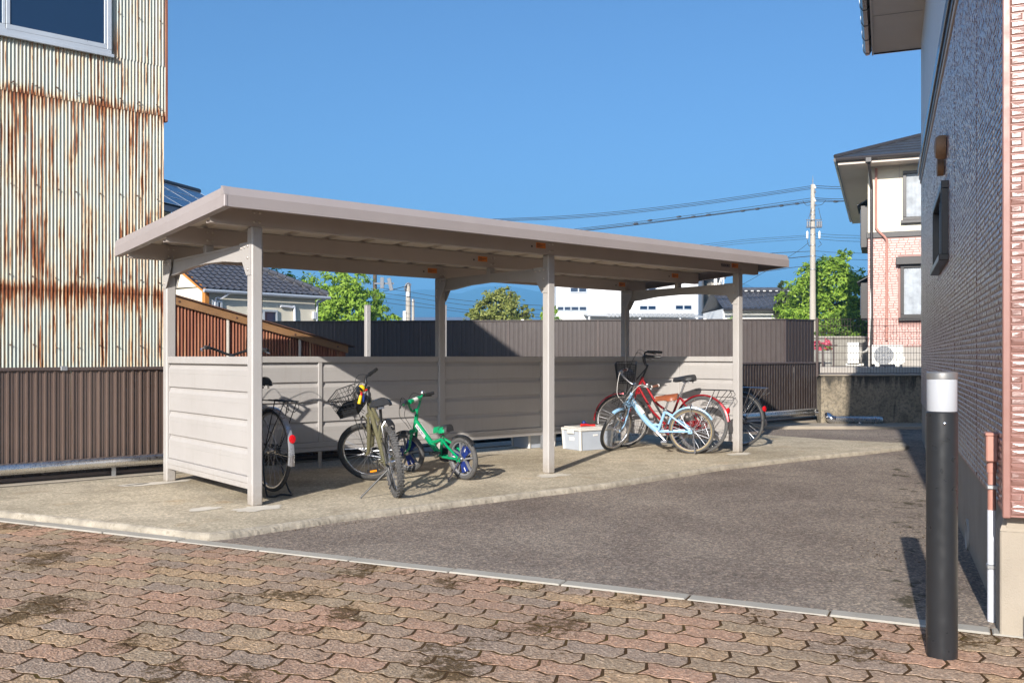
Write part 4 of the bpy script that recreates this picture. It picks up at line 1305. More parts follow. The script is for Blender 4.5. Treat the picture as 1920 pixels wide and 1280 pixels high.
for (y0, z0, z1) in ((1.2, 4.40, 5.65), (1.2, 2.28, 3.35)):
    b = MB(); b.cbox(-.22, 0, y0, y0+1.7, z0, z1, .01); bw = b.build('side_bay', m['bronze'], fh)
    b = MB(); b.box(-.235, -.221, y0+.12, y0+1.58, z0+.1, z1-.1); b.build('pane', m['glass'], bw)
    b = MB(); b.add([(-.32,y0-.05,z1),(0,y0-.05,z1+.16),(0,y0+1.75,z1+.16),(-.32,y0+1.75,z1),(-.32,y0-.05,z1+.02),(0,y0-.05,z1+.2),(0,y0+1.75,z1+.2),(-.32,y0+1.75,z1+.02)], [(0,1,2,3),(4,7,6,5),(0,4,5,1),(3,2,6,7),(0,3,7,4)]); b.build('bay_hood', m['slate'], bw)
b = MB(); b.tube(smoothpath([(.03,-OV-.06,ez+.08),(.05,-OV+.05,ez-.12),(.09,-.30,ez-.42),(.10,-.085,ez-.62),(.10,-.08,ez-1.2),(.10,-.08,.82)], 4), .042, 10); dp = b.build('downpipe', m['gutter'], fh)
b = MB(); b.cbox(-.05,.11,-OV-.14,-OV-.0,ez-.02,ez+.14,.01); b.build('rain_hopper', m['gutter'], dp)
b = MB(); b.tube(smoothpath([(.22,-.05,ez-.05),(.22,-.05,5.0),(.25,-.05,4.75),(.48,-.09,4.48),(.50,-.05,4.2),(.50,-.05,3.0),(.50,-.05,1.6)], 4), .035, 8); b.build('refrigerant_pipe', m['pinkpipe'], fh)

def ac_unit(px_, Y, z0, w, h, d, ang, label):
    p = at(px_, 668, Y)
    a_ = thing('air_conditioner', label, 'air conditioner', frame((p.x, Y, z0), ang), 'outdoor units beside the far house')
    b_ = MB(); b_.cbox(-w/2, w/2, -d/2, d/2, .07, h, .012); cs = b_.build('casing', m['acwhite'], a_)
    T = Matrix.Translation((-w*.12, -d/2, h*.53)) @ Matrix.Rotation(R(90), 4, 'X')
    b_ = MB(); b_.lathe([(.245,.002),(.245,.006),(.001,.006)], 32, T); b_.build('fan_opening', m['acgrille'], cs)
    b_ = MB()
    for r_ in (.05,.09,.13,.17,.21,.25): b_.tube([T @ Vector((r_*math.cos(t), r_*math.sin(t), .012)) for t in [2*math.pi*i/28 for i in range(28)]], .0035, 4, closed=True)
    for i in range(8):
        t = math.pi*i/4; b_.tube([T @ Vector((.04*math.cos(t), .04*math.sin(t), .014)), T @ Vector((.25*math.cos(t), .25*math.sin(t), .014))], .003, 4)
    b_.build('fan_grille', m['acwhite'], cs)
    b_ = MB(); b_.box(w*.27, w*.275, -d/2-.004, -d/2, .10, h-.04); b_.box(-w*.45, w*.45, -d/2-.003, -d/2-.001, h-.045, h-.040); b_.build('panel_seam', m['acgrille'], cs)
    for x in (-w*.32, w*.32):
        b_ = MB(); b_.cbox(x-.06, x+.06, -d/2-.05, d/2+.05, 0, .069, .01); b_.build('foot', m['acwhite'], a_)
    b_ = MB(); b_.cbox(w/2, w/2+.05, -d*.2, d*.3, .12, h*.45, .01); b_.build('valve_cover', m['acwhite'], a_)
    return a_
ac_unit(1664, 25.4, .865, .80, .60, .30, R(-22), 'white outdoor air conditioner with round fan grille against the pink brick wall')
ac_unit(1603, 27.0, .875, .85, .68, .32, R(62), 'narrow white outdoor air conditioner seen end-on, left of the house downpipe')
hp = thing('duct_hose', 'white insulated duct hose dropping to the end-on air conditioner', 'hose')
b = MB(); b.tube(smoothpath([at(1634, 520, 26.3), at(1633, 600, 26.3), at(1632, 635, 26.35), at(1627, 655, 26.5), at(1615, 662, 26.8), at(1608, 664, 26.9)], 6), .035, 8); b.build('hose', m['acwhite'], hp)
# garden wall, planter and rail behind
gw = thing('garden_wall', 'low grey stone garden wall behind the wire fence', 'wall')
b = MB(); b.cbox(at(1500,668,33).x, at(1640,668,33).x, 33, 33.3, .8, 1.80, .03); b.build('wall_body', m['planter'], gw)
b = MB(); b.cbox(at(1499,668,33).x, at(1641,668,33).x, 32.95, 33.35, 1.802, 1.87, .02); b.build('coping', m['foundation_r'], gw)
pt = thing('stone_planter', 'old stone planter bed under the pink azalea', 'planter')
b = MB(); b.cbox(at(1500,668,23.5).x, at(1561,668,23.5).x, 23.5, 24.8, .8, 1.30, .04); b.build('planter_body', m['planter'], pt)
rl = thing('pipe_railing', 'thin dark pipe railing behind the wire fence beside the planter', 'railing')
Yr = 22.6
for px_ in (1543, 1563):
    p = at(px_, 668, Yr); b = MB(); b.tube([(p.x, Yr, .8), (p.x, Yr, 1.62 if px_ > 1550 else 1.45)], .022, 8); b.build('rail_post', m['fence_rail'], rl)
b = MB(); b.tube([(at(1541,668,Yr).x, Yr, 1.40), (at(1570,668,Yr).x, Yr, 1.42)], .016, 8); b.build('rail_bar', m['fence_rail'], rl)
# ------------------------------------------------------------------ trees and shrubs
def crown(blobs, n, size, seed, shell=.72, up=.45, clump=26, spread=.17):
    q = random.Random(seed); b_ = MB(); vs = b_.v; fs = b_.f
    vol = [bl[3]*bl[4]*bl[5] for bl in blobs]; tot = sum(v**.67 for v in vol)
    for bl, v in zip(blobs, vol):
        k = int(n*(v**.67)/tot/clump)
        cx, cy, cz, rx, ry, rz_ = bl
        for _ in range(k):
            d = Vector((q.gauss(0,1), q.gauss(0,1), q.gauss(0,1))).normalized()
            rad = (shell + (1-shell)*q.random()) if q.random() < .8 else q.uniform(.25, shell)
            rad *= q.uniform(.86, 1.12)
            c = Vector((cx + d.x*rx*rad, cy + d.y*ry*rad, cz + d.z*rz_*rad))
            cs = spread*min(rx, rz_)*q.uniform(.6, 1.4)
            out = Vector((d.x, d.y, d.z*.8 + up)).normalized()
            for _ in range(int(clump*q.uniform(.6,1.4))):
                p = c + Vector((q.gauss(0,1), q.gauss(0,1), q.gauss(0,.7)))*cs*.55
                nn = (out + Vector((q.gauss(0,.6), q.gauss(0,.6), q.gauss(0,.6)))).normalized()
                t = nn.cross(Vector((q.gauss(0,1), q.gauss(0,1), q.gauss(0,1)))).normalized(); s_ = nn.cross(t)
                L = size*q.uniform(.7,1.35)
                o = len(vs)
                vs += [tuple(p - t*L), tuple(p + s_*L*.42 + nn*L*.12), tuple(p + t*L), tuple(p - s_*L*.42 + nn*L*.12)]
                fs.append([o, o+1, o+2, o+3]); b_.m.append(0); b_.s.append(False)
    return b_
def tree(name, label, base, blobs, n, size, mat, seed, tr=.12, group=None, cat='tree', limbs=7):
    """blobs are (dx, dy, z, rx, ry, rz) about the base"""
    t = thing(name, label, cat, Matrix.Translation(base), group)
    q = random.Random(seed+100)
    b_ = MB(); zc = max(b[2] for b in blobs)
    if tr:
        b_.tube(smoothpath([(0,0,-.3),(q.uniform(-.1,.1),q.uniform(-.1,.1),zc*.35),(q.uniform(-.2,.2),0,zc*.75)], 4), [tr*(1.15-.07*i) for i in range(9)], 10)
        for i in range(limbs):
            bl = q.choice(blobs); a = Vector((0,0,zc*q.uniform(.28,.7)))
            e_ = Vector((bl[0]+q.uniform(-.6,.6)*bl[3], bl[1]+q.uniform(-.6,.6)*bl[4], bl[2]+q.uniform(-.2,.7)*bl[5]))
            mid = a.lerp(e_, .5) + Vector((0,0,.12*bl[5]))
            b_.tube(smoothpath([a, mid, e_], 4), [tr*.5*(1-.1*k) for k in range(9)], 6)
        b_.build('trunk', m['bark'], t)
    crown(blobs, n, size, seed).build('crown', mat, t)
    return t
TG = 'trees beyond the fences'
p = at(625, 668, 44)
tree('broadleaf_tree', 'bright green bushy tree behind the tiled cream house', (p.x, 44, -.2),
     [(0,0,3.1,2.1,1.8,2.1),(1.4,-.3,3.3,1.4,1.3,1.6),(-1.9,.5,4.0,1.6,1.3,1.3),(.5,.2,4.6,1.3,1.1,1.0),(2.5,-.2,3.0,.9,.8,.6),(-.6,-.8,2.3,1.7,1.3,1.3),(1.8,-.4,2.0,1.2,1.0,1.0)], 19000, .105, m['leaf_fresh'], 1, group=TG)
p = at(528, 668, 47)
tree('broadleaf_tree', 'darker green tree rising behind the right hip of the tiled roof', (p.x, 47, -.2),
     [(0,0,4.2,1.9,1.5,1.5),(-1.3,0,4.4,1.3,1.2,1.2),(1.0,.2,3.2,1.6,1.3,1.6),(-.4,.2,2.6,1.8,1.4,1.5)], 8000, .11, m['leaf_dark'], 2, group=TG)
p = at(936, 668, 40)
tree('broadleaf_tree', 'round olive green tree above the tall fence between the middle posts', (p.x, 40, -.2),
     [(0,0,3.0,1.25,1.1,1.2),(-.9,0,2.7,.75,.8,.75),(.8,.1,2.7,.85,.8,.85),(.1,-.2,3.75,.75,.7,.65),(-.4,-.4,2.2,1.0,.8,.9),(.6,-.3,2.1,1.0,.8,.9),(-1.1,.1,3.3,.42,.4,.3),(1.15,0,3.3,.4,.4,.3)], 13000, .085, m['leaf_olive'], 3, group=TG)
p = at(1030, 668, 43)
tree('broadleaf_tree', 'small green tree half hidden behind the middle front post', (p.x, 43, -.2),
     [(0,0,3.1,.5,.5,.7),(.3,0,2.5,.6,.5,.6),(-.35,0,2.3,.45,.5,.5)], 3200, .09, m['leaf_fresh'], 4, tr=.07, group=TG)
p = at(1552, 668, 41)
tree('broadleaf_tree', 'big rounded bright green tree behind the utility pole', (p.x, 41, .8),
     [(0,0,3.1,1.6,1.5,1.5),(-1.2,-.2,2.5,1.15,1.1,1.3),(1.1,.1,3.0,1.0,1.0,1.3),(.35,0,4.35,.8,.8,.75),(-.5,.1,3.8,.9,.9,.8),(1.25,-.4,1.6,1.0,.9,1.2),(-.2,-.7,1.5,1.3,1.0,1.2),(-1.6,-.2,1.5,.9,.8,1.0),(.5,-.9,.8,1.2,.9,.9)], 20000, .095, m['leaf_fresh'], 5, group=TG)
p = at(1473, 668, 43)
tree('conifer_tree', 'dark spiky conifer at the left flank of the big green tree', (p.x, 43, .5),
     [(0,0,1.1,.75,.6,.7),(.0,0,2.0,.62,.5,.7),(-.05,0,2.9,.45,.4,.7),(-.15,0,3.6,.22,.2,.5),(-.35,0,3.2,.18,.2,.35),(.3,0,3.3,.2,.2,.4)], 6000, .085, m['leaf_conifer'], 6, tr=.08, group=TG)
p = at(1375, 668, 36)
tree('garden_shrub', 'small yellow-green shrub peeking over the tall fence by the lattice tower', (p.x, 36, -.2),
     [(0,0,2.3,.45,.4,.5),(-.25,0,2.65,.25,.25,.3),(.3,0,2.1,.35,.3,.4)], 2400, .06, m['leaf_fresh'], 7, tr=.03, group=TG, cat='shrub', limbs=4)
p = at(1590, 668, 35.5)
tree('hedge_bush', 'dense green bush behind the wire fence, left of the pink house', (p.x, 35.5, .8),
     [(-.55,0,.9,.8,.6,.8),(.4,0,1.0,.7,.6,.9),(0,.2,1.6,.7,.6,.6)], 6500, .07, m['leaf_dark'], 8, tr=.03, group=TG, cat='shrub', limbs=4)
p = at(1541, 668, 24.1)
az = tree('azalea_bush', 'azalea bush covered in pink flowers in the stone planter', (p.x, 24.1, 1.25),
     [(-.05,0,.16,.24,.25,.16),(.12,0,.20,.14,.2,.16)], 1500, .032, m['petal'], 9, tr=.02, cat='bush', limbs=5)
b = crown([(0,0,.06,.30,.28,.16)], 900, .03, 10); b.build('foliage', m['leaf_dark'], az)

# ------------------------------------------------------------------ tiled roofs
def tiled(L, D, w=.21, row=.24, clip=None, amp=.028):
    """rolled tiles on a plane: x along the eave, y up the slope, z out of the roof"""
    b_ = MB(); nc = int(L/w); prof = [(0,.0),(.22,-.35),(.5,-.5),(.68,.1),(.82,1.0),(1.0,.1)]
    for c_ in range(nc):
        x0 = c_*w; d = clip(x0+w/2) if clip else (0, D)
        k0, k1 = int(d[0]/row), int(d[1]/row)
        for r_ in range(k0, k1):
            vs = []
            for (t, up) in ((0, .030), (1.05, .004)):
                for (s_, h) in prof: vs.append((x0+s_*w, (r_+t)*row, h*amp+up))
            for (s_, h) in prof: vs.append((x0+s_*w, r_*row, h*amp+.002))
            k = len(prof)
            fs = [[i, i+1, k+i+1, k+i] for i in range(k-1)] + [[2*k+i, 2*k+i+1, i+1, i] for i in range(k-1)]
            b_.add(vs, fs)
    return b_
def slope_frame(pitch): return Matrix.Rotation(math.atan(pitch), 4, 'X')

th = thing('tiled_house', 'single-storey cream house with grey rolled-tile roof and orange barge board', 'house', frame((-8.33, 25, 0), R(50)))
TL, PT, DR = 4.2, .54, 2.5
ze = 3.0; sl_ = math.sqrt(1+PT*PT)
b = MB(); b.box(.12, TL-.35, .16, 4.6, -.2, ze+.04); b.build('wall', m['cream'], th)
b = MB(); b.add([(.12,.16,ze+.06),(.12,4.6,ze+.15),(.12,2.5,ze+DR*PT),(.30,.16,ze+.06),(.30,4.6,ze+.15),(.30,2.5,ze+DR*PT)], [(0,2,1),(3,4,5),(0,3,5,2),(2,5,4,1)]); b.build('gable_wall', m['cream'], th)
b = MB(); b.add([(-.1,0,ze-.02),(TL,0,ze-.02),(TL-DR,DR,ze+DR*PT-.02),(-.1,DR,ze+DR*PT-.02),(TL,5,ze-.02),(-.1,5,ze-.02)], [(0,1,2,3),(1,4,2),(3,2,4,5)]); rbd = b.build('roof', m['tile'], th)
o = tiled(TL+.1, DR*sl_, clip=lambda x: (0, DR*sl_ if x-.1 < TL-DR else max(0, (TL-(x-.1))*sl_))).build('roof_tiles', m['tile'], rbd, kind='stuff'); o.matrix_local = Matrix.Translation((-.1,0,ze)) @ slope_frame(PT)
o = tiled(5, DR*sl_, clip=lambda x: (0, min(x, 5-x)*sl_)).build('roof_tiles', m['tile'], rbd, kind='stuff'); o.matrix_local = Matrix.Translation((TL,0,ze)) @ Matrix.Rotation(R(90),4,'Z') @ slope_frame(PT)
hipm = paint('ridge_mortar', (.42,.40,.38), .7, var=.1)
b = MB()
for i in range(14):
    a = Vector((TL,0,ze+.06)).lerp(Vector((TL-DR,DR,ze+DR*PT+.06)), i/14); c = Vector((TL,0,ze+.06)).lerp(Vector((TL-DR,DR,ze+DR*PT+.06)), (i+.93)/14)
    b.tube([a, c], [.085,.075], 8)
b.build('hip_tiles', m['tile'], rbd)
b = MB(); b.tube([(TL,-.02,ze+.02),(TL-DR,DR-.02,ze+DR*PT+.02)], .045, 6); b.build('hip_mortar', hipm, rbd)
b = MB(); b.tube([(-.1,DR,ze+DR*PT+.10),(TL-DR,DR,ze+DR*PT+.10)], .12, 8); b.build('ridge_tiles', m['tile'], rbd)
b = MB(); pp = [(0,-.02),(0,.0)]
vs = []
for x in (-.02, .03):
    for (y, z) in ((-.05, ze-.16), (-.05, ze-.02), (DR, ze+DR*PT-.02), (DR, ze+DR*PT-.20)): vs.append((x, y, z))
b.add(vs, [(0,1,2,3),(7,6,5,4),(0,4,5,1),(1,5,6,2),(3,2,6,7),(0,3,7,4)]); b.build('barge_board', m['orangewood'], th, recalc=True)
b = MB(); b.cbox(.06, .20, .08, .22, -.2, ze-.05, .01); b.build('corner_post', m['orangewood'], th)
b = MB(); b.tube([(-.05,-.05,ze-.07),(TL+.05,-.05,ze-.07)], .05, 8); b.build('gutter', m['win_frame'], th)
b = MB(); b.tube([(-.02,2.1,ze+1.0),(-.02,2.1,-.2)], .05, 8); b.build('vent_stack', m['fence_rail'], th)
b = MB(); b.tube(smoothpath([(.75,-.05,ze-.10),(.55,.04,ze-.25),(.40,.12,ze-.35),(.38,.12,ze-1.6)], 4), .03, 8); b.build('downpipe', m['whitepipe'], th)
b = MB(); b.tube(smoothpath([(2.55,.11,2.62),(2.95,.11,2.60),(3.05,.11,2.5),(3.05,.11,1.2)], 5), .04, 8); b.build('vent_pipe', m['whitepipe'], th)
b = MB(); b.tube(smoothpath([(TL-.1,-.05,ze-.1),(TL-.25,.05,ze-.2),(TL-.32,.11,ze-.35),(TL-.32,.12,.5)], 4), .035, 8); b.build('downpipe', m['win_frame'], th)
b = MB(); b.cbox(3.72, 3.83, .08, .16, 2.28, 2.50, .01); b.build('wall_lamp', m['whitepipe'], th)
def twin(x0, x1, z0, z1):
    b_ = MB()
    for (xa, xb, za, zb_) in ((x0,x1,z0,z0+.06),(x0,x1,z1-.06,z1),(x0,x0+.05,z0+.061,z1-.061),(x1-.05,x1,z0+.061,z1-.061),((x0+x1)/2-.03,(x0+x1)/2+.03,z0+.061,z1-.061)):
        b_.box(xa, xb, .10, .18, za, zb_)
    w_ = b_.build('window', m['win_frame'], th); b_ = MB(); b_.box(x0+.05, x1-.05, .135, .155, z0+.06, z1-.06); b_.build('pane', m['glass'], w_)
twin(1.50, 2.45, 1.2, 2.50); twin(.30, .62, 2.0, 2.70)

rh = thing('tiled_house', 'low white-walled house with blue-grey tiled roof right of the lattice tower', 'house', frame((at(1360,668,43).x, 43, 0), 0))
RL = 4.2; zE, zR, dR = 1.15+90*43/FPX, 1.15+121*45.5/FPX, 2.5
b = MB(); b.box(0, RL, .5, 5, -.3, zE); b.build('wall', m['white'], rh)
b = MB(); b.add([(-.1,0,zE),(RL,0,zE),(RL,dR,zR),(-.1,dR,zR),(RL,5,zE),(-.1,5,zE)], [(0,1,2,3),(3,2,4,5)]); rr_ = b.build('roof', m['tile'], rh)
pt_ = (zR-zE)/dR
o = tiled(RL, dR*math.sqrt(1+pt_**2), w=.25, row=.28).build('roof_tiles', m['tile'], rr_, kind='stuff'); o.matrix_local = Matrix.Translation((-.05,0,zE)) @ slope_frame(pt_)
b = MB(); b.tube([(-.1,dR,zR+.10),(RL,dR,zR+.10)], .12, 8); b.build('ridge_tiles', m['tile'], rr_)
b = MB()
for i in range(int(RL/.30)): b.box(i*.30, i*.30+.13, dR-.14, dR-.12, zR+.01, zR+.06)
b.build('ridge_mortar', m['whiteplate'], rr_, kind='stuff')
b = MB(); b.tube([(-.1,-.06,zE-.08),(RL,-.06,zE-.08)], .07, 8); b.build('gutter', m['bronze'], rh)

# house with solar panels behind the rusty building
R1, R2 = at(150, 308, 36), at(373, 361, 43)
ex = (R2-R1); ex.z = 0; Ls = ex.length; ang = math.atan2(ex.y, ex.x)
so_ = thing('solar_house', 'dark roof with solar panels showing behind the rusty building', 'house', frame((R1.x, R1.y, 0), ang))
zRg = R2.z
b = MB(); b.box(.3, Ls-.3, -3.2, 3.2, -.3, zRg-2.0); b.build('wall', m['cream'], so_)
b = MB(); b.add([(0,0,zRg),(Ls,0,zRg),(Ls,-3.8,zRg-2.1),(0,-3.8,zRg-2.1),(Ls,3.8,zRg-2.1),(0,3.8,zRg-2.1)], [(3,2,1,0),(0,1,4,5)]); sr = b.build('roof', m['slate'], so_)
b = MB(); b.tube([(0,0,zRg+.05),(Ls,0,zRg+.05)], .13, 8); b.build('ridge_cap', m['slate'], sr)
SPM = Matrix.Translation((0,0,zRg)) @ Matrix.Rotation(math.atan(-2.1/3.8)*-1, 4, 'X')
pm_ = None
for i in range(5):
    for j in range(3):
        if pm_ is None: o = MB().cbox(0,1.58,-1.0,0,.03,.07,.008).build('solar_panel', m['solar'], so_); pm_ = o.data
        else: o = link('solar_panel', pm_, so_)
        o.matrix_local = SPM @ Matrix.Translation((Ls-.35-1.6*(i+1), -.35-j*1.03, 0))
fr_ = MB()
for i in range(6): fr_.box(Ls-.36-1.6*i, Ls-.33-1.6*i, -3.45, -.33, .071, .078)
for j in range(4): fr_.box(Ls-8.4, Ls-.33, -.35-j*1.03, -.32-j*1.03, .071, .079)
o = fr_.build('panel_frame', m['win_frame'], so_); o.matrix_local = SPM

# ------------------------------------------------------------------ white factory and neighbours
fx0, fx1, fY = at(1043,668,70).x, at(1305,668,70).x, 70.0
fc = thing('white_factory', 'large white factory with thin strip windows beyond the tall fence', 'factory')
zt_ = 8.7
b = MB(); b.box(fx0, fx1, fY, fY+22, -.3, zt_); b.build('wall', m['white'], fc)
b = MB(); sx = at(1335,668,76).x
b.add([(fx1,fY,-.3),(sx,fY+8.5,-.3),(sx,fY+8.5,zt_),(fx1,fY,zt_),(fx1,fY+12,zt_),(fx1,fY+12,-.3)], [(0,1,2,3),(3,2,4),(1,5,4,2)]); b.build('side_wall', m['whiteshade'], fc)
b = MB()
for z in (2.35,3.6,4.85,6.1,7.4): b.box(fx0, fx1, fY-.012, fY, z, z+.03)
b.build('panel_joint', m['whiteshade'], fc)
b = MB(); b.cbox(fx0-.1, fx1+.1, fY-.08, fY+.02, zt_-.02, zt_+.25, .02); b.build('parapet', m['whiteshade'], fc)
def fwin(pa, pb, ya, yb):
    xa, xb = at(pa,668,fY).x, at(pb,668,fY).x; za, zb_ = at(0,yb,fY).z, at(0,ya,fY).z
    b_ = MB()
    for (p_, q_, r_, s_) in ((xa-.08,xb+.08,za-.08,za),(xa-.08,xb+.08,zb_,zb_+.08),(xa-.08,xa,za,zb_),(xb,xb+.08,za,zb_),((xa+xb)/2-.05,(xa+xb)/2+.05,za,zb_)): b_.box(p_, q_, fY-.07, fY-.005, r_, s_)
    w_ = b_.build('window', m['win_frame'], fc); b_ = MB(); b_.box(xa, xb, fY-.03, fY-.010, za, zb_); b_.build('pane', m['glass'], w_)
for w_ in ((1046,1069,575.5,581.5),(1072,1099,575.5,581.5),(1200,1229,574,580),(1267,1296,573,579.5),(1070,1099,540,547),(1200,1229,537,544)): fwin(*w_)
b = MB(); xx = at(1316,668,73).x; b.tube([(fx1+.05,fY-.08,zt_),(fx1+.05,fY-.08,1)], .12, 8); b.build('downpipe', m['whiteshade'], fc)
cn = thing('canopy_roof', 'low grey canopy with scalloped edge along the front of the white factory', 'canopy')
cx0, cx1, cY = at(1101,668,66).x, at(1318,668,66).x, 66.0
zc_ = at(0,585,66).z
b = MB(); b.add([(cx0,cY,zc_-.15),(cx1,cY,zc_-.28),(cx1,69.9,zc_+.1),(cx0,69.9,zc_+.1),(cx0,cY,zc_-.27),(cx1,cY,zc_-.40),(cx1,69.9,zc_),(cx0,69.9,zc_)], [(0,1,2,3),(7,6,5,4),(0,4,5,1),(0,3,7,4),(1,5,6,2)]); b.build('roof', m['galv'], cn)
b = MB()
x = at(1142,668,66).x
while x < cx1-.6:
    b.tube([(x,cY-.06,zc_-.22),(x,cY+.5,zc_-.20)], .14, 8); x += .30
b.build('scalloped_edge', m['galv'], cn, kind='stuff')
for px_ in (1105, 1200, 1276):
    p = at(px_,668,66); b = MB(); b.box(p.x-.06,p.x+.06,cY+.1,cY+.2,-.3,zc_-.25); b.build('post', m['whiteshade'], cn)
lw = thing('lattice_tower', 'slender white lattice ladder tower right of the white factory', 'tower')
Yt = 60; xa, xb = at(1343,668,Yt).x, at(1356.5,668,Yt).x
for x in (xa, xb):
    for y in (Yt, Yt+.5):
        b = MB(); b.box(x-.04,x+.04,y-.04,y+.04,-.3,6.9); b.build('leg', m['insul'], lw)
z = .3
while z < 6.9:
    b = MB(); b.box(xa,xb,Yt-.05,Yt-.041,z,z+.06); b.build('rung', m['insul'], lw); z += .9
b = MB(); b.tube([(xa,Yt-.06,2.5),(xb,Yt-.06,4.2)], .04, 6); b.tube([(xa,Yt-.06,5.2),(xb,Yt-.06,6.9)], .04, 6); b.build('brace', m['insul'], lw)
tb = thing('tan_building', 'narrow tan block with dark lower opening behind the lattice tower', 'building')
b = MB(); b.box(at(1334,668,75).x, at(1352,668,75).x, 75, 84, -.3, 7.4); b.build('wall', m['concrete_pole'], tb)
b = MB(); b.box(at(1336,668,74.9).x, at(1350,668,74.9).x, 74.95, 74.995, 1.5, 4.6); b.build('opening', m['acgrille'], tb)
b = MB(); b.box(at(1330,668,75).x, at(1358,668,75).x, 74.4, 85, 7.4, 7.7); b.build('roof', m['slate'], tb)
wh = thing('warehouse', 'long low warehouse with pale grey roof far behind the fence', 'warehouse')
Yw = 95; b = MB(); b.box(at(730,668,Yw).x, at(880,668,Yw).x, Yw, Yw+15, -.3, 4.0); b.build('wall', m['soffit'], wh)
b = MB(); b.add([(at(728,668,Yw).x,Yw-.6,4.0),(at(884,668,Yw).x,Yw-.6,4.0),(at(884,668,Yw).x,Yw+7.5,5.5),(at(728,668,Yw).x,Yw+7.5,5.5),(at(884,668,Yw).x,Yw+15.6,4.0),(at(728,668,Yw).x,Yw+15.6,4.0)], [(0,1,2,3),(3,2,4,5)]); b.build('roof', m['galv'], wh)

# ------------------------------------------------------------------ utility poles and wires
up = thing('utility_pole', 'tall concrete utility pole with insulators and switchgear before the big green tree', 'utility pole', Matrix.Translation((at(1524,668,38).x, 38, 0)))
zp = at(0,346,38).z
b = MB(); b.tube([(0,0,.5),(0,0,zp)], [.145,.085], 14); b.build('pole_shaft', m['concrete_pole'], up)
b = MB(); b.tube([(.0,0,zp),(.0,0,zp+.22)], .022, 6); b.tube([(0,0,zp+.22),(0,0,zp+.36)], .010, 6); b.build('pole_tip', m['galv'], up)
def zpx(y): return at(0, y, 38).z
for y in (352, 377):
    b = MB(); b.lathe([(.02,0),(.05,.03),(.03,.06),(.05,.09),(.03,.12),(.05,.15),(.01,.18)], 10, Matrix.Translation((.09,-.08,zpx(y)-.05)) @ Matrix.Rotation(R(-25),4,'Y')); b.build('insulator', m['insul'], up)
    b = MB(); b.box(.02,.10,-.10,-.02,zpx(y)-.22,zpx(y)-.14); b.build('bracket', m['acgrille'], up)
b = MB(); b.box(-.30,.32,-.13,-.09,zpx(428),zpx(428)+.05); b.box(-.30,.32,-.13,-.09,zpx(414),zpx(414)+.04); so2 = b.build('cross_arm', m['acgrille'], up)
for x in (-.26,-.17,.14,.22,.30):
    b = MB(); b.lathe([(.035,0),(.045,.10),(.03,.14),(.045,.20),(.02,.26)], 8, Matrix.Translation((x,-.14,zpx(427)))); b.build('fuse_switch', m['acgrille'], up)
for x in (-.26, .24):
    b = MB(); b.lathe([(.03,0),(.045,.02),(.045,.26),(.03,.29),(.01,.32)], 10, Matrix.Translation((x,-.1,zpx(448)))); b.build('arrester', m['insul'], up)
for y in (395,403,412,440,460,480,505):
    b = MB(); r_ = .09+.055*(y-346)/250; b.tube([(0,0,zpx(y)-.012),(0,0,zpx(y)+.012)], r_+.012, 14); b.build('steel_band', m['galv'], up)
jm = MB()
for pts in (([1505,376],[1512,385],[1520,384]), ([1528,385],[1540,384],[1548,376]), ([1516,410],[1519,400],[1522,390]), ([1540,412],[1537,400],[1535,390]), ([1514,450],[1516,460],[1520,462]), ([1536,452],[1540,458],[1534,463])):
    jm.tube(smoothpath([Matrix.Translation((-at(1524,668,38).x,-38,0)) @ at(x,y,37.8) for x,y in pts], 5), .010, 5)
jm.build('jumper_wires', m['wire'], up)

WG = 'overhead wires'
def wire(label, P, r_=.011, n=5, beads=()):
    w_ = MB(); path = smoothpath(P, 8); w_.tube(path, r_, n)
    for t in beads:
        c_ = path[int(t*(len(path)-1))]; d = (path[min(len(path)-1,int(t*(len(path)-1))+1)]-c_).normalized()
        w_.tube([c_-d*.12, c_-d*.05, c_+d*.05, c_+d*.12], [.012,.04,.04,.012], 6)
    w_.build('overhead_wire', m['wire'], None, None, label, 'wire', WG)
Dp = 38
def wl(x, y, Y=Dp): return at(x, y, Y)
wire('topmost overhead wire running left from the tip of the tall utility pole', [wl(1526,348),wl(1300,380.5),wl(1100,402),wl(920,411),wl(700,416)])
wire('second overhead wire from the top, just below the topmost one left of the pole', [wl(1526,351),wl(1300,383.5),wl(1100,405),wl(920,413),wl(700,418)])
wire('third overhead wire from the top, closing the upper bundle left of the pole', [wl(1526,353.5),wl(1300,386),wl(1100,407.5),wl(920,415),wl(700,420)])
wire('upper wire of the beaded lower bundle left of the tall pole', [wl(1526,371),wl(1300,403),wl(1100,427),wl(1000,437),wl(800,452)], beads=(.30,.36))
wire('middle wire of the beaded lower bundle left of the tall pole', [wl(1526,375),wl(1300,406.5),wl(1100,429.5),wl(1000,440),wl(800,455)], beads=(.22,.28,.40))
wire('lowest wire of the beaded lower bundle left of the tall pole', [wl(1526,378),wl(1420,392),wl(1300,408),wl(1100,432),wl(800,458)], .020, beads=(.12,.18,.27,.33))
for k, (y0, y1) in enumerate(((441,460),(444,464),(448,467))):
    wire(['faint upper', 'faint middle', 'faint lower'][k] + ' wire at the height of the pole arresters, running left', [wl(1515,y0),wl(1400,y0+8),wl(1300,y1),wl(1100,y1+18)], .007)
wire('overhead wire meeting the roof edge near the pole, upper of two', [wl(1524,471),wl(1480,473),wl(1430,476),wl(1300,486)], .012)
wire('overhead wire just above the shelter right corner, lower of two', [wl(1524,480),wl(1500,482),wl(1480,484),wl(1400,490)], .016)
wire('wire from pole passing beside the shelter corner to the conifer', [wl(1524,500),wl(1490,501),wl(1440,508),wl(1300,520)], .012)
wire('slanting guy wire dropping left from the pole switchgear', [wl(1516,455),wl(1500,468),wl(1480,481),wl(1430,512),wl(1380,540)], .009)
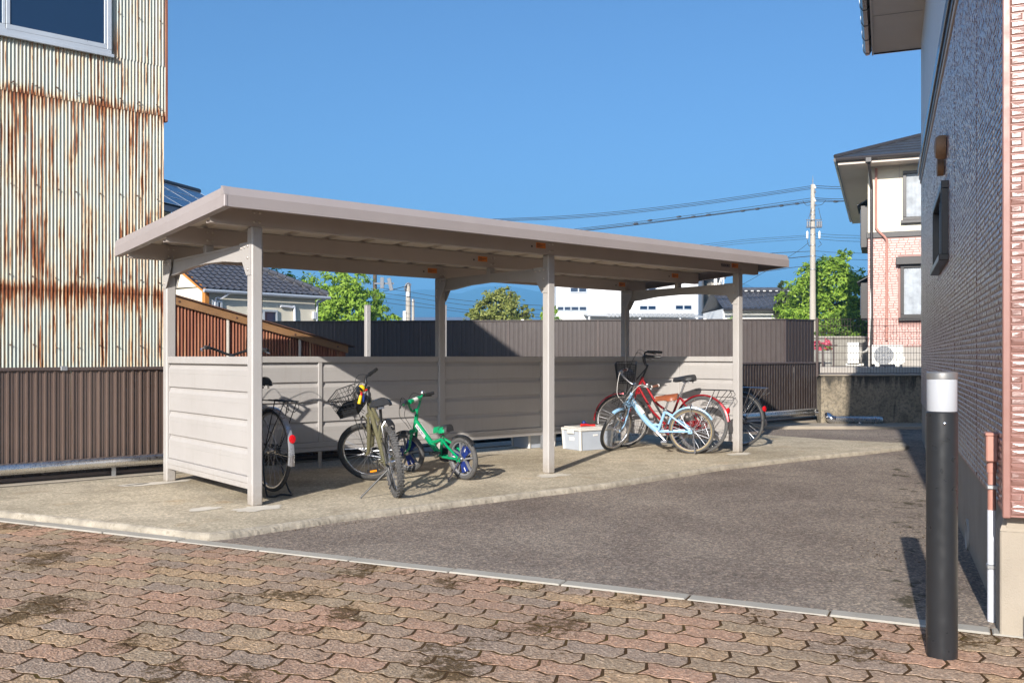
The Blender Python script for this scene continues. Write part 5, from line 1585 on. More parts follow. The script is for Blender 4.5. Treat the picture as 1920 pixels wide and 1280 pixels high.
for k, (ya, yb) in enumerate(((348,350),(352,354),(371,373),(374,376.5),(377,377.5),(437,441),(442,446),(447,452),(470,474),(480,486))):
    ord_ = ['first','second','third','fourth','fifth','sixth','seventh','eighth','ninth','tenth'][k]
    wire(ord_ + ' wire from the top of those running right from the pole to the house', [wl(1524,ya),wl(1560,(ya+yb)/2+1),wl(1600,yb+.5),wl(1750,yb+4)], .013 if k < 5 else .008, beads=(.45,) if k == 4 else ())

def simple_pole(name, px_, ytop, Y, r_, label, mat):
    t = thing(name, label, 'utility pole', Matrix.Translation((at(px_,668,Y).x, Y, 0)), 'far utility poles')
    zt2 = at(0,ytop,Y).z; b_ = MB(); b_.tube([(0,0,-.3),(0,0,zt2)], [r_*1.3, r_], 12); b_.build('pole_shaft', mat, t)
    b_ = MB(); b_.lathe([(r_*1.25,0),(r_*1.25,.12),(r_*.6,.18)], 10, Matrix.Translation((0,0,zt2-.05))); b_.build('pole_cap', m['galv'], t)
    return t, zt2
t1, z1_ = simple_pole('utility_pole', 765.5, 534, 58, .15, 'grey concrete pole with white box standing against the hills', m['concrete_pole'])
b = MB(); b.cbox(-.32,-.12,-.2,.0,z1_-2.35,z1_-1.65,.02); b.build('meter_box', m['insul'], t1)
b = MB(); b.cbox(-.10,.10,-.25,-.1,z1_-.75,z1_-.45,.02); b.build('meter_box', m['insul'], t1)
b = MB(); b.tube(smoothpath([(-.08,-.1,z1_-.5),(-.2,-.2,z1_-.2),(0,-.2,z1_+.1),(.15,-.15,z1_-.05)],4), .05, 6); b.build('cable_loop', m['acgrille'], t1)
t2, z2_ = simple_pole('utility_pole', 774.5, 563, 62, .09, 'thinner plain pole just right of the pole with the white box', m['concrete_pole'])
t3, z3_ = simple_pole('utility_pole', 703, 500, 50, .10, 'brown pole with a dark cross-arm above the bright green tree', m['bark'])
za_ = at(0,532,50).z
b = MB(); b.box(0,1.05,-.22,-.16,za_-.04,za_+.04); b.build('cross_arm', m['acgrille'], t3)
for (x, tl, h0, h1) in ((.43, 0, -.42, .18), (.82, -.22, -.55, .14)):
    b = MB(); b.cbox(-.10,.10,-.05,.05,h0,h1,.01); o = b.build('switch_panel', m['acgrille'], t3); o.matrix_local = Matrix.Translation((x,-.28,za_+.15)) @ Matrix.Rotation(tl,4,'Y')
for k, (ya, yb) in enumerate(((545,566),(554,574),(563,583),(571,588))):
    wire(['highest','second highest','third highest','lowest'][k] + ' of the wires crossing the blue hills behind the shelter', [at(706,ya-6,55),at(766,ya+2,55),at(830,yb-8,55),at(900,yb,55),at(1040,yb+8,55)], .014)
wire('short wire sagging from the brown pole to the grey concrete pole', [at(718,546,56),at(740,542,57),at(756,538,57.5),at(765,537,58)], .02)

# ------------------------------------------------------------------ hills and the air
import mathutils
from mathutils import noise as mnoise
sky_px = [(-400,560),(100,575),(400,590),(600,585),(700,562),(712,556),(740,552),(770,545),(790,542),(812,543),(840,547),(860,551),(872,548),(890,540),(930,536),(970,538),(1000,545),(1030,549),(1100,552),(1250,545),(1340,536),(1390,530),(1403,533),(1420,541),(1436,545),(1446,543),(1465,548),(1520,556),(1700,560),(2300,560)]
def ridge_y(x):
    for (a, ya), (c_, yc) in zip(sky_px[:-1], sky_px[1:]):
        if a <= x <= c_: return ya + (yc-ya)*(x-a)/(c_-a)
    return 560
YR = 2600
vs = []; NXh, NYh = 240, 16
for j in range(NYh):
    t = j/(NYh-1); Y = 1500 + (YR-1500)*t
    for i in range(NXh):
        px_ = -400 + 2700*i/(NXh-1)
        X = (px_-960)/FPX*YR
        zr2 = at(0, ridge_y(px_), YR).z
        h = zr2*(t**1.5) + (14*mnoise.noise(Vector((X*.010, Y*.006, 0))) + 8*mnoise.noise(Vector((X*.03, Y*.02, 3))))*t*(1-t)*2.2 + (1.8*mnoise.noise(Vector((X*.05, 0, 7))) if j == NYh-1 else 0)
        vs.append((X, Y, h - .3))
fs = [(j*NXh+i, j*NXh+i+1, (j+1)*NXh+i+1, (j+1)*NXh+i) for j in range(NYh-1) for i in range(NXh-1)]
MB().add(vs, fs, 0, True).build('hills', m['hill'], kind='structure')
hz_ = MB(); hz_.box(-2700, 2700, -320, 2750, -1.4, 212)
ho = hz_.build('haze', flat('clear_air', (1,1,1)), kind='stuff', label='thin blue air between the yard and the hills', cat='haze')
ht = ho.data.materials[0].node_tree; ht.nodes.remove(ht.nodes['Principled BSDF'])
pv = ht.nodes.new('ShaderNodeVolumePrincipled'); pv.inputs['Density'].default_value = .00068; pv.inputs['Color'].default_value = (.19,.56,1.0,1); pv.inputs['Anisotropy'].default_value = 0.0
ht.links.new(pv.outputs[0], ht.nodes['Material Output'].inputs['Volume'])
# ------------------------------------------------------------------ bicycles
def ring(r, n=44):
    return [Vector((r*math.cos(2*math.pi*i/n), 0, r*math.sin(2*math.pi*i/n))) for i in range(n)]
def wheel(root, name, cx, r, tw, M, tyre='rubber', rim='alu', spokes=28, knob=False, tread=None, mag=None, hubr=.022, hubw=.05, disc=None, wall=None):
    T = (M if M is not None else Matrix.Identity(4)) @ Matrix.Translation((cx, 0, r))
    b_ = MB(); b_.tube(ring(r-tw), tw, 10, closed=True)
    if knob:
        q = random.Random(int(cx*100)+3)
        for i in range(76):
            a = 2*math.pi*i/76; K = Matrix.Rotation(-a, 4, 'Y')
            for (yy, ww) in (((-.012,.010),(.012,.010)) if i % 2 else ((0,.012),(-.024,.007),(.024,.007))):
                rr_ = r - .004 - (.007 if abs(yy) > .02 else 0)
                b_.box(rr_-.004, rr_+.0065, yy-ww, yy+ww, -.0075, .0075, 0, K)
    w = b_.build(name, m[tyre], root, T)
    if tread:
        b_ = MB(); b_.tube(ring(r-tw*.62), tw*.66, 8, closed=True); b_.build('tread', m[tread], w)
    if wall:
        b_ = MB(); b_.tube(ring(r-tw*1.30), tw*.92, 8, closed=True); b_.build('sidewall', m[wall], w)
    rr = r - 2*tw
    if mag:
        b_ = MB(); b_.tube(ring(rr+.004), .013, 8, closed=True); b_.build('rim', m['magwheel'], w)
        for i in range(5):
            a = 2*math.pi*i/5 + .35; K = Matrix.Rotation(-a, 4, 'Y')
            s_ = MB()
            for (z0, z1) in ((.012, .020),): 
                s_.add([(.02,-.014,-.020),(rr,-.008,-.030),(rr,-.008,-.018),(.03,-.014,.0),(rr,-.008,.018),(rr,-.008,.030),(.02,-.014,.020),
                        (.02,.014,-.020),(rr,.008,-.030),(rr,.008,-.018),(.03,.014,.0),(rr,.008,.018),(rr,.008,.030),(.02,.014,.020)],
                       [(0,3,2,1),(3,6,5,4),(7,8,9,10),(10,11,12,13),(0,1,8,7),(1,2,9,8),(2,3,10,9),(3,4,11,10),(4,5,12,11),(5,6,13,12),(6,3,0),(7,10,13)], 0, False, K)
            s_.build('mag_spoke', m['magwheel'], w)
        if disc:
            for i in range(3):
                a = 2*math.pi*i/3 + .2; K = Matrix.Rotation(-a, 4, 'Y')
                s_ = MB()
                for y in (-.020, .020):
                    s_.add([(.03,y,-.035),(rr-.03,y,-.055),(rr-.025,y,0),(rr-.03,y,.045),(.03,y,.030)], [(0,1,2,3,4)], 0, False, K)
                s_.add([(rr*.55,-.0205,-.012),(rr*.80,-.0205,-.015),(rr*.80,-.0205,-.004),(rr*.55,-.0205,0),(rr*.58,-.0205,.012),(rr*.75,-.0205,.018),(rr*.75,-.0205,.008),(rr*.6,-.0205,.004)], [(0,1,2,3),(4,5,6,7)], 1, False, K)
                s_.add([(rr*.55,.0205,-.012),(rr*.80,.0205,-.015),(rr*.80,.0205,-.004),(rr*.55,.0205,0)], [(0,1,2,3)], 1, False, K)
                s_.build('spoke_cover', [m['bluepl'], m['whiteplate']], w)
    else:
        b_ = MB(); n = 44; vs = []
        pr_ = [(rr+.006,-.012),(rr-.006,-.011),(rr-.011,-.004),(rr-.011,.004),(rr-.006,.011),(rr+.006,.012)]
        for i in range(n):
            a = 2*math.pi*i/n
            for (q_, y) in pr_: vs.append((q_*math.cos(a), y, q_*math.sin(a)))
        k = len(pr_)
        b_.add(vs, [[i*k+j, i*k+j+1, ((i+1) % n)*k+j+1, ((i+1) % n)*k+j] for i in range(n) for j in range(k-1)], 0, True); b_.build('rim', m[rim], w)
        b_ = MB()
        for i in range(spokes):
            a = 2*math.pi*i/spokes; s_ = 1 if i % 2 else -1; a2 = a + (.9 if (i//2) % 2 else -.9)
            b_.tube([(.024*math.cos(a2), s_*hubw*.55, .024*math.sin(a2)), ((rr-.008)*math.cos(a), s_*.003, (rr-.008)*math.sin(a))], .0016, 3, caps=False)
        b_.build('spokes', m['spoke'], w)
    b_ = MB(); H = Matrix.Rotation(R(90), 4, 'X')
    b_.lathe([(.006,-hubw-.02),(.006,-hubw),(hubr*.9,-hubw+.012),(hubr*1.25,-hubw*.6),(hubr*.7,-hubw*.45),(hubr*.7,hubw*.45),(hubr*1.25,hubw*.6),(hubr*.9,hubw-.012),(.006,hubw),(.006,hubw+.02)], 14, H)
    b_.build('hub', m['alu'], w)
    return w
def fender(root, cx, cz, r, a0, a1, w_, mat, M=None, name='fender', n=22, depth=.018):
    b_ = MB(); vs = []
    pr_ = [(-w_/2, -depth), (-w_*.40, -.004), (0, .0), (w_*.40, -.004), (w_/2, -depth)]
    for lay in (0, -.002):
        for i in range(n+1):
            a = R(a0 + (a1-a0)*i/n)
            for (y, d) in pr_: vs.append((cx+(r+d+lay)*math.cos(a), y, cz+(r+d+lay)*math.sin(a)))
    k = len(pr_); o = (n+1)*k
    fs = [[i*k+j, (i+1)*k+j, (i+1)*k+j+1, i*k+j+1] for i in range(n) for j in range(k-1)]
    fs += [[o+i*k+j+1, o+(i+1)*k+j+1, o+(i+1)*k+j, o+i*k+j] for i in range(n) for j in range(k-1)]
    b_.add(vs, fs, 0, True)
    return b_.build(name, m[mat], root, M)
def saddle_part(root, x, z, L, W, mat, tip=None, springs=False, M=None):
    b_ = MB(); NS = 12; vs = []
    for i in range(NS+1):
        t = i/NS                                  # 0 rear .. 1 nose
        w = W*(.62 + .38*math.sin(min(1, t*3.2)*math.pi/2)) if t < .3 else W*(1 - (t-.3)/.7*.72 - .06*math.sin((t-.3)/.7*math.pi))
        top = .018*math.cos((t-.05)*2.4) + (.012*(1-t)**3)
        for j in range(9):
            s_ = -1 + 2*j/8
            y = w/2*math.sin(s_*math.pi/2)
            zz = top + .012 - .070*abs(s_)**2.1*(1 if t < .5 else .8)
            vs.append((x - L*.42 + L*t, y, z+zz))
    fs = [[i*9+j, (i+1)*9+j, (i+1)*9+j+1, i*9+j+1] for i in range(NS) for j in range(8)]
    fs += [[j+1, j, 9*0+j, j+1][:2] + [0] for j in ()]
    b_.add(vs, fs, 0, True)
    b_.add([vs[j] for j in range(9)], [list(range(9))], 0); b_.add([vs[NS*9+j] for j in range(9)], [list(range(9))[::-1]], 0)
    b_.add([(a[0], a[1]*.96, a[2]-.002 if abs(a[1]) > .01 else z-.035) for a in vs], [f[::-1] for f in fs], 0, True)
    s = b_.build('saddle', m[mat] if not isinstance(mat, (list, tuple)) else [m[q] for q in mat], root, M)
    if isinstance(mat, (list, tuple)):
        for p_ in s.data.polygons: p_.material_index = 0 if p_.center.x > x + L*.10 - .0*abs(p_.center.y) or abs(p_.center.y) > W*.36 else 1
    b_ = MB()
    for y in (-.022, .022): b_.tube([(x-L*.30,y,z-.030),(x-L*.1,y,z-.050),(x+L*.15,y,z-.048),(x+L*.42,y*.5,z-.012)], .0035, 6)
    if springs:
        for y in (-.05, .05):
            b_.tube([(x-L*.28 + .012*math.cos(t_*2.2), y + .012*math.sin(t_*2.2), z-.062+.0048*t_) for t_ in range(12)], .003, 5)
    b_.box(x-.035,x+.025,-.028,.028,z-.060,z-.042)
    b_.build('saddle_rails', m['alu'], s)
    return s
def basket_part(root, c, w, d, h, M, mat='blackmetal', solid_floor=False, taper=.82, pitch=.026, r_=.0022, name='basket'):
    """wire basket: c is the back bottom centre, +x forward"""
    b_ = MB(); x0, y0, z0 = c
    def corner(t, zt):
        s_ = taper + (1-taper)*zt
        xx = x0 + d*(.5 + (t[0]-.5)*s_) - 0*zt; yy = y0 + w/2*t[1]*s_
        return Vector((xx, yy, z0 + h*zt))
    base = []
    for (tx, ty) in ((0,-1),(1,-.8),(1,.8),(0,1)): base.append((tx, ty))
    def loop(zt):
        pts_ = [corner(t, zt) for t in base]; out = []
        for a, c_ in zip(pts_, pts_[1:]+pts_[:1]):
            k = max(3, int((c_-a).length/pitch))
            for i in range(k): out.append(a.lerp(c_, i/k))
        return out
    nz = max(3, int(h/pitch/1.15))
    top, bot = loop(1), loop(0)
    for i in range(nz+1):
        b_.tube(loop(i/nz), r_*(2.0 if i in (0, nz) else 1), 4, closed=True)
    k = min(len(top), len(bot))
    for i in range(len(top)):
        j = int(i/len(top)*len(bot)); b_.tube([top[i], bot[j]], r_, 4, caps=False)
    xs_ = 7
    for i in range(xs_+1):
        b_.tube([corner((i/xs_, -.95), 0), corner((i/xs_, .95), 0)], r_, 4, caps=False)
    bo_ = b_.build(name, m[mat], root, M)
    if solid_floor:
        f_ = MB(); pts_ = [corner(t, 0) for t in base]; up_ = [corner(t, .34) for t in base]
        f_.add(pts_+up_, [(0,1,2,3),(0,4,5,1),(1,5,6,2),(2,6,7,3),(3,7,4,0)]); f_.add([q_*1 for q_ in [p_.lerp(Vector((x0+d/2,y0,p_.z)),.02) for p_ in pts_+up_]], [(3,2,1,0),(1,5,4,0),(2,6,5,1),(3,7,6,2),(0,4,7,3)])
        f_.build('basket_tray', m['black'], bo_)
    return bo_
def crank_part(root, bb, L, ringr, mat='alu', phase=.6, amber=False, ped='black', guard=None, guardmat=None, side=-1):
    H = Matrix.Rotation(R(90), 4, 'X')
    b_ = MB(); b_.lathe([(.018,-.06),(.018,.06)], 12, Matrix.Translation(bb) @ H)
    for s_ in (1, -1):
        a = phase + (0 if s_ > 0 else math.pi); e_ = Vector(bb) + Vector((L*math.cos(a), s_*.075, L*math.sin(a)))
        b_.tube([Vector(bb)+Vector((0,s_*.055,0)), e_], [.012,.009], 8)
    cr = b_.build('crank', m[mat], root)
    b_ = MB(); b_.lathe([(ringr*.55,-.0025),(ringr,-.002),(ringr,.002),(ringr*.55,.0025)], 32, Matrix.Translation(Vector(bb)+Vector((0,side*.042,0))) @ H); b_.lathe([(ringr*.5,-.002),(.02,-.002)], 5, Matrix.Translation(Vector(bb)+Vector((0,side*.042,0))) @ H); b_.build('chainring', m['blackmetal'] if guard else m['alu'], cr)
    for s_ in (1, -1):
        a = phase + (0 if s_ > 0 else math.pi); e_ = Vector(bb) + Vector((L*math.cos(a), s_*.080, L*math.sin(a)))
        b_ = MB(); P_ = Matrix.Translation(e_ + Vector((0, s_*.05, 0)))
        for x_ in (-.034, .026): b_.cbox(x_, x_+.008, -.042, .042, -.011, .011, .002, 0, P_)
        for y_ in (-.045, -.004, .037): b_.cbox(-.034, .034, y_, y_+.008, -.008, .008, .002, 0, P_)
        pd_ = b_.build('pedal', m[ped], cr)
        if amber:
            b_ = MB(); b_.cbox(-.037,-.0342,-.028,.028,-.008,.008,.001,0,P_); b_.cbox(.0342,.037,-.028,.028,-.008,.008,.001,0,P_); b_.build('reflector', m['amber'], pd_)
def chain_part(root, bb, rear, r1, r2, y, mat='blackmetal', case=False):
    b_ = MB()
    a, c_ = Vector(bb), Vector(rear)
    up_ = [a+Vector((0,y,r1)), c_+Vector((0,y,r2))]; dn = [a+Vector((0,y,-r1)), c_+Vector((0,y,-r2))]
    if case:
        n = 14; pts_ = [(a.x + (r1+.012)*math.sin(math.pi*i/n), a.z + (r1+.012)*math.cos(math.pi*i/n)) for i in range(n+1)] + [(c_.x - (r2+.014)*math.sin(math.pi*i/n), c_.z - (r2+.014)*math.cos(math.pi*i/n)) for i in range(n+1)]
        b_.prism([(x, -z) for x, z in pts_], -.012, .012, Matrix.Translation((0,y,0)) @ Matrix.Rotation(R(-90),4,'X'))
        b_.build('chain_case', m[mat], root, recalc=True)
    else:
        b_.tube(up_, .004, 5); b_.tube(dn, .004, 5)
        b_.tube([a+Vector((r1*math.sin(t), y, r1*math.cos(t))) for t in [math.pi*i/10 for i in range(11)]], .004, 5); b_.tube([c_+Vector((-r2*math.sin(t), y, r2*math.cos(t))) for t in [math.pi*i/10 for i in range(11)]], .004, 5)
        b_.build('chain', m[mat], root)

def bicycle(label, rear, head, P):
    """rear = ground point of the rear wheel, head = heading angle; P holds the build of this bicycle"""
    M0 = Matrix.Translation(rear) @ Matrix.Rotation(head, 4, 'Z') @ Matrix.Rotation(P.get('lean', 0), 4, 'X')
    root = thing('bicycle', label, 'bicycle', M0, 'bicycles parked in and beside the shelter')
    rr, rf, wb = P['rr'], P.get('rf', P['rr']), P['wb']
    fm = P['frame']; tr = P.get('tube', .016)
    ha = R(P.get('ha', 69)); ax = Vector((-math.cos(ha), 0, math.sin(ha)))
    A0 = Vector((wb - P.get('rake', .045), 0, rf))
    s0 = (rf + P.get('clear', .055))/ax.z
    HB = A0 + ax*s0; HT = HB + ax*P.get('htl', .13); ST = HT + ax*P.get('stem', .09)
    st = P.get('steer', 0)
    MS = Matrix.Translation(A0) @ Matrix.Rotation(st, 4, ax) @ Matrix.Translation(-A0)
    bb = Vector((P.get('bbx', .43), P.get('bby', 0), P.get('bbz', .28)))
    sa = R(P.get('sa', 71)); sd = Vector((-math.cos(sa), 0, math.sin(sa)))
    SC_ = bb + sd*P.get('stl', .40); SP = bb + sd*((P['seatz'] - .05 - bb.z)/sd.z)
    RA = Vector((0, 0, rr))
    wheel(root, 'rear_wheel', 0, rr, P.get('tw', .019), None, **P.get('rwheel', P.get('wheel', {})))
    wheel(root, 'front_wheel', wb, rf, P.get('twf', P.get('tw', .019)), MS, **P.get('fwheel', P.get('wheel', {})))
    # frame
    b_ = MB(); b_.tube([HB - ax*.01, HT + ax*.005], tr*1.25, 14)
    kind = P.get('shape', 'diamond')
    hb, ht_ = HB.lerp(HT, .2), HB.lerp(HT, .85)
    if kind == 'diamond':
        b_.tube([hb, bb], tr*1.15, 12); b_.tube([ht_, SC_.lerp(bb, .12)], tr, 12)
    elif kind == 'double_curve':
        for (p_, e_, d) in ((ht_, bb.lerp(SC_, .42), .085), (hb, bb.lerp(SC_, .02), .06)):
            mid = p_.lerp(e_, .52) + Vector((.0, 0, -d)); b_.tube(smoothpath([p_, p_.lerp(mid,.55)+Vector((0,0,-.012)), mid, e_], 6), tr, 12)
    elif kind == 'single':
        b_.tube(smoothpath([HB.lerp(HT,.5), HB.lerp(bb,.55)+Vector((0,0,-.01)), bb], 5), [tr*1.7]*11, 14, flat=1.15)
        b_.tube([bb.lerp(hb,.22), bb.lerp(SC_,.30)], tr*.8, 10)
    elif kind == 'kid':
        b_.tube([HB.lerp(HT,.45), bb], tr*1.5, 14, flat=1.2)
        a = HB.lerp(bb, .55); b_.tube(smoothpath([a+Vector((0,0,.01)), a.lerp(SC_,.45)+Vector((0,0,-.015)), SC_.lerp(bb,.06)], 6), tr*1.1, 12)
    b_.tube([bb, SC_], tr*P.get('stk', 1.0), 12)
    for s_ in (1, -1):
        y = s_*P.get('yoff', .06)
        b_.tube([bb + Vector((-.02, s_*.022, 0)), bb.lerp(RA,.3)+Vector((0,y*.8,0)), RA + Vector((.01, y, 0))], tr*P.get('stay', .55), 8)
        b_.tube([SC_.lerp(bb, P.get('ssl', .04)) + Vector((0, s_*.012, 0)), SC_.lerp(RA,.35)+Vector((0,y*.75,0)), RA + Vector((.0, y, .01))], tr*P.get('stay', .55), 8)
        b_.box(-.02, .03, y-.003, y+.003, rr-.025, rr+.02)
    fr_ = b_.build('frame', m[fm], root)
    if P.get('decal'):
        d = P['decal']; a, c_ = HB.lerp(HT,.45), bb
        ud = (c_-a).normalized(); up_ = Vector((0,1,0)).cross(ud)
        for s_ in (1,-1):
            dm = MB(); w_ = tr*1.15; y = s_*tr*1.515
            P0, P1_ = a + ud*.04, a + ud*(.04 + d[1])
            vs = [P0-up_*w_+Vector((0,y,0)), P1_-up_*w_+Vector((0,y,0)), P1_+up_*w_+Vector((0,y,0)), P0+up_*w_+Vector((0,y,0))]
            dm.add([v for v in vs], [(0,1,2,3)]); 
            q = random.Random(2); L_ = d[1]; t_ = .012
            while t_ < L_-.02:                           # worn lettering blocks
                k_ = q.uniform(.008,.013); c0 = P0 + ud*t_
                for (u0_, u1_) in (((-.6,.6),) if q.random() < .4 else ((-.6,-.25),(.15,.6))):
                    dm.add([c0+up_*w_*u0_+Vector((0,y+s_*.0008,0)), c0+ud*k_+up_*w_*u0_+Vector((0,y+s_*.0008,0)), c0+ud*k_+up_*w_*u1_+Vector((0,y+s_*.0008,0)), c0+up_*w_*u1_+Vector((0,y+s_*.0008,0))], [(0,1,2,3)], 1)
                t_ += k_ + .006
            dm.build('frame_decal', [m['whiteplate'], m[d[0]]], fr_)
    # fork
    b_ = MB(); fk = P.get('fork', fm); fr2 = P.get('forkr', .011)
    b_.tube([HB - ax*.012, HB - ax*.035], tr*1.2, 12)
    for s_ in (1, -1):
        y = s_*P.get('fy', .048)
        if P.get('susp'):
            b_.tube([HB-ax*.03+Vector((0,y,0)), HB-ax*.13+Vector((0,y,0))], .013, 10); b_.tube([HB-ax*.12+Vector((0,y,0)), HB-ax*.20+Vector((0,y,0)), A0+ax*.03+Vector((.02,y,0)), Vector((wb,y,rf))], [.021,.021,.018,.010], 12)
        else:
            b_.tube(smoothpath([HB-ax*.03+Vector((0,y*.7,0)), HB.lerp(A0,.5)+Vector((0,y,0)), A0+ax*.06+Vector((0,y,0)), Vector((wb,y,rf))], 4), [fr2*1.2-(fr2*.45)*i/12 for i in range(13)], 8)
    b_.box(HB.x-.03, HB.x+.03, -P.get('fy',.048)-.012, P.get('fy',.048)+.012, HB.z-.045, HB.z-.020)
    fo_ = b_.build('fork', m[fk], root, MS)
    # handlebar
    hbm = P.get('barmat', 'blackmetal'); hb_ = P['bar']; top = ST
    b_ = MB(); b_.tube([HT, ST], .0125, 10)
    W_, rise, back, reach = hb_['w'], hb_['rise'], hb_['back'], hb_.get('reach', .05)
    c0 = ST + Vector((reach, 0, .0)); b_.tube([ST - ax*.012, c0], .012, 10)
    grips = []
    for s_ in (1, -1):
        if hb_['kind'] == 'city':
            pts_ = [c0, c0+Vector((.01,s_*.05,rise*.25)), c0+Vector((.005,s_*W_*.62,rise*.9)), c0+Vector((-back*.35,s_*W_*.92,rise)), c0+Vector((-back,s_*W_,rise*.92))]
        elif hb_['kind'] == 'cruiser':
            pts_ = [c0, c0+Vector((.0,s_*.06,rise*.05)), c0+Vector((.015,s_*W_*.45,rise*.55)), c0+Vector((.01,s_*W_*.72,rise)), c0+Vector((-back*.4,s_*W_*.93,rise*1.02)), c0+Vector((-back,s_*W_,rise*.95))]
        elif hb_['kind'] == 'bmx':
            pts_ = [c0, c0+Vector((0,s_*.05,.0)), c0+Vector((-.01,s_*W_*.40,rise*.75)), c0+Vector((-.015,s_*W_*.50,rise)), c0+Vector((-back*.6,s_*W_*.8,rise)), c0+Vector((-back,s_*W_,rise))]
        else:
            pts_ = [c0, c0+Vector((0,s_*.06,0)), c0+Vector((-.005,s_*W_*.4,rise)), c0+Vector((-back*.5,s_*W_*.75,rise)), c0+Vector((-back,s_*W_,rise))]
        pth = smoothpath(pts_, 6); b_.tube(pth, .0115, 10); grips.append((s_, pth))
    bo_ = b_.build('handlebar', m[hbm], root, MS)
    if hb_['kind'] == 'bmx':
        c2 = MB(); a = grips[0][1][14]; c_ = grips[1][1][14]; c2.tube([a, c_], .008, 8); c2.build('cross_bar', m[hbm], bo_)
        pm2 = MB(); pm2.tube([a.lerp(c_,.12), a.lerp(c_,.88)], .024, 10); pd2 = pm2.build('bar_pad', m[fm], bo_)
        t2 = MB(); t2.tube([a.lerp(c_,.35), a.lerp(c_,.65)], .0245, 10); t2.build('pad_print', m['whiteplate'], pd2)
    for (s_, pth) in grips:
        k = len(pth); g0 = pth[int(k*P.get('gripat', .72)):]
        g_ = MB(); g_.tube(g0, .0165, 10); go = g_.build('grip', m[P.get('gripmat', 'black')], bo_)
        if P.get('gripends'):
            g_ = MB(); g_.tube([g0[-1], g0[-1]+(g0[-1]-g0[-2]).normalized()*.012], .020, 10); g_.tube([g0[0], g0[0]+(g0[1]-g0[0]).normalized()*.010], .020, 10); g_.build('grip_ring', m['whiteplate'], go)
        d = (g0[-1]-g0[0]).normalized(); f_ = Vector((1,0,0)); f_ = (f_ - d*f_.dot(d)).normalized()
        if abs(d.x) > .8: f_ = (Vector((0,s_,0)) - d*d.y*s_).normalized()
        l_ = MB(); l0 = g0[0] - d*.02
        l_.tube(smoothpath([l0, l0+f_*.035+Vector((0,0,-.012)), l0+d*.05+f_*.045+Vector((0,0,-.022)), l0+d*.11+f_*.04+Vector((0,0,-.030))], 4), .0055, 6)
        l_.tube([l0-d*.015, l0+d*.012], .0185, 10)
        l_.build('brake_lever', m[P.get('levermat', 'alu')], bo_)
    # cables
    cb_ = MB()
    for (s_, pth) in grips:
        a = pth[int(len(pth)*.6)]; e_ = HB + Vector((.06, s_*.02, -.02))
        cb_.tube(smoothpath([a, a+Vector((.09, -s_*.04, .03)), (a+e_)/2+Vector((.13, -s_*.03, .0)), e_+Vector((.03,0,.05)), e_], 6), .0028, 5)
    cb_.build('brake_cables', m[P.get('cablemat', 'black')], bo_)
    if P.get('bell'):
        s_, pth = grips[0 if P['bell'] > 0 else 1]; a = pth[int(len(pth)*.62)]
        l_ = MB(); l_.lathe([(.001,.030),(.014,.028),(.021,.018),(.023,.006),(.022,.002),(.012,.0),(.008,-.010)], 16, Matrix.Translation(a+Vector((.0,0,.016)))); l_.build('bell', m['alu'], bo_)
    # seat
    b_ = MB(); b_.tube([SC_ - sd*.02, SP], .0125, 10); b_.build('seat_post', m[P.get('postmat', 'alu')], root)
    b_ = MB(); b_.tube([SC_ - sd*.012, SC_ + sd*.016], tr*1.25, 12); b_.build('seat_clamp', m['alu'], root)
    saddle_part(root, SP.x, P['seatz'], P.get('seatL', .27), P.get('seatW', .19), P.get('seatmat', 'saddle'), springs=P.get('springs', False))
    crank_part(root, bb, P.get('crank', .165), P.get('ringr', .075), phase=P.get('phase', .6), amber=P.get('amber', False), ped=P.get('ped', 'black'), guard=P.get('case'))
    chain_part(root, bb, RA, P.get('ringr', .075), .035, -.042, mat=P.get('casemat', 'blackmetal'), case=P.get('case', False))
    # fenders
    for f_ in P.get('fenders', ()):
        wh_, a0, a1, w_, mat_ = f_
        if wh_ == 'r': fd = fender(root, 0, rr, rr+.022, a0, a1, w_, mat_)
        else: fd = fender(root, wb, rf, rf+.022, a0, a1, w_, mat_, MS)
        sy = MB(); R_ = rr if wh_ == 'r' else rf; cx = 0 if wh_ == 'r' else wb
        for am in ([a1-12, (a0+a1)/2+12] if wh_ == 'r' else [a0+20]):
            for s_ in (1,-1):
                sy.tube([(cx, s_*.065, R_), (cx+(R_+.016)*math.cos(R(am)), s_*w_*.5, R_+(R_+.016)*math.sin(R(am)))], .0022, 5)
        sy.build('fender_stay', m['alu'], fd)
    if P.get('rack'):
        zr2 = 2*rr + .075; b_ = MB(); x0, x1 = -.36, .10
        for y in (-.06, 0, .06): b_.tube([(x1, y*.6, zr2-.01), (x1-.06, y, zr2), (x0+.03, y, zr2), (x0, y*.9, zr2-.004)], .0045, 6)
        for x in (x0, x0+.10, x0+.20, x0+.30): b_.tube([(x,-.06,zr2),(x,.06,zr2)], .004, 6)
        for s_ in (1,-1):
            b_.tube([(-.18,s_*.06,zr2),(-.02,s_*.068,rr+.02)], .0045, 6); b_.tube([(x0+.02,s_*.055,zr2),(-.015,s_*.07,rr+.01)], .004, 6)
        b_.tube(smoothpath([(x0,.045,zr2-.004),(x0-.03,.045,zr2-.05),(x0+.02,.03,zr2-.09)],4), .0035, 6); b_.tube(smoothpath([(x0,-.045,zr2-.004),(x0-.03,-.045,zr2-.05),(x0+.02,-.03,zr2-.09)],4), .0035, 6)
        b_.build('rear_rack', m[P['rack']], root)
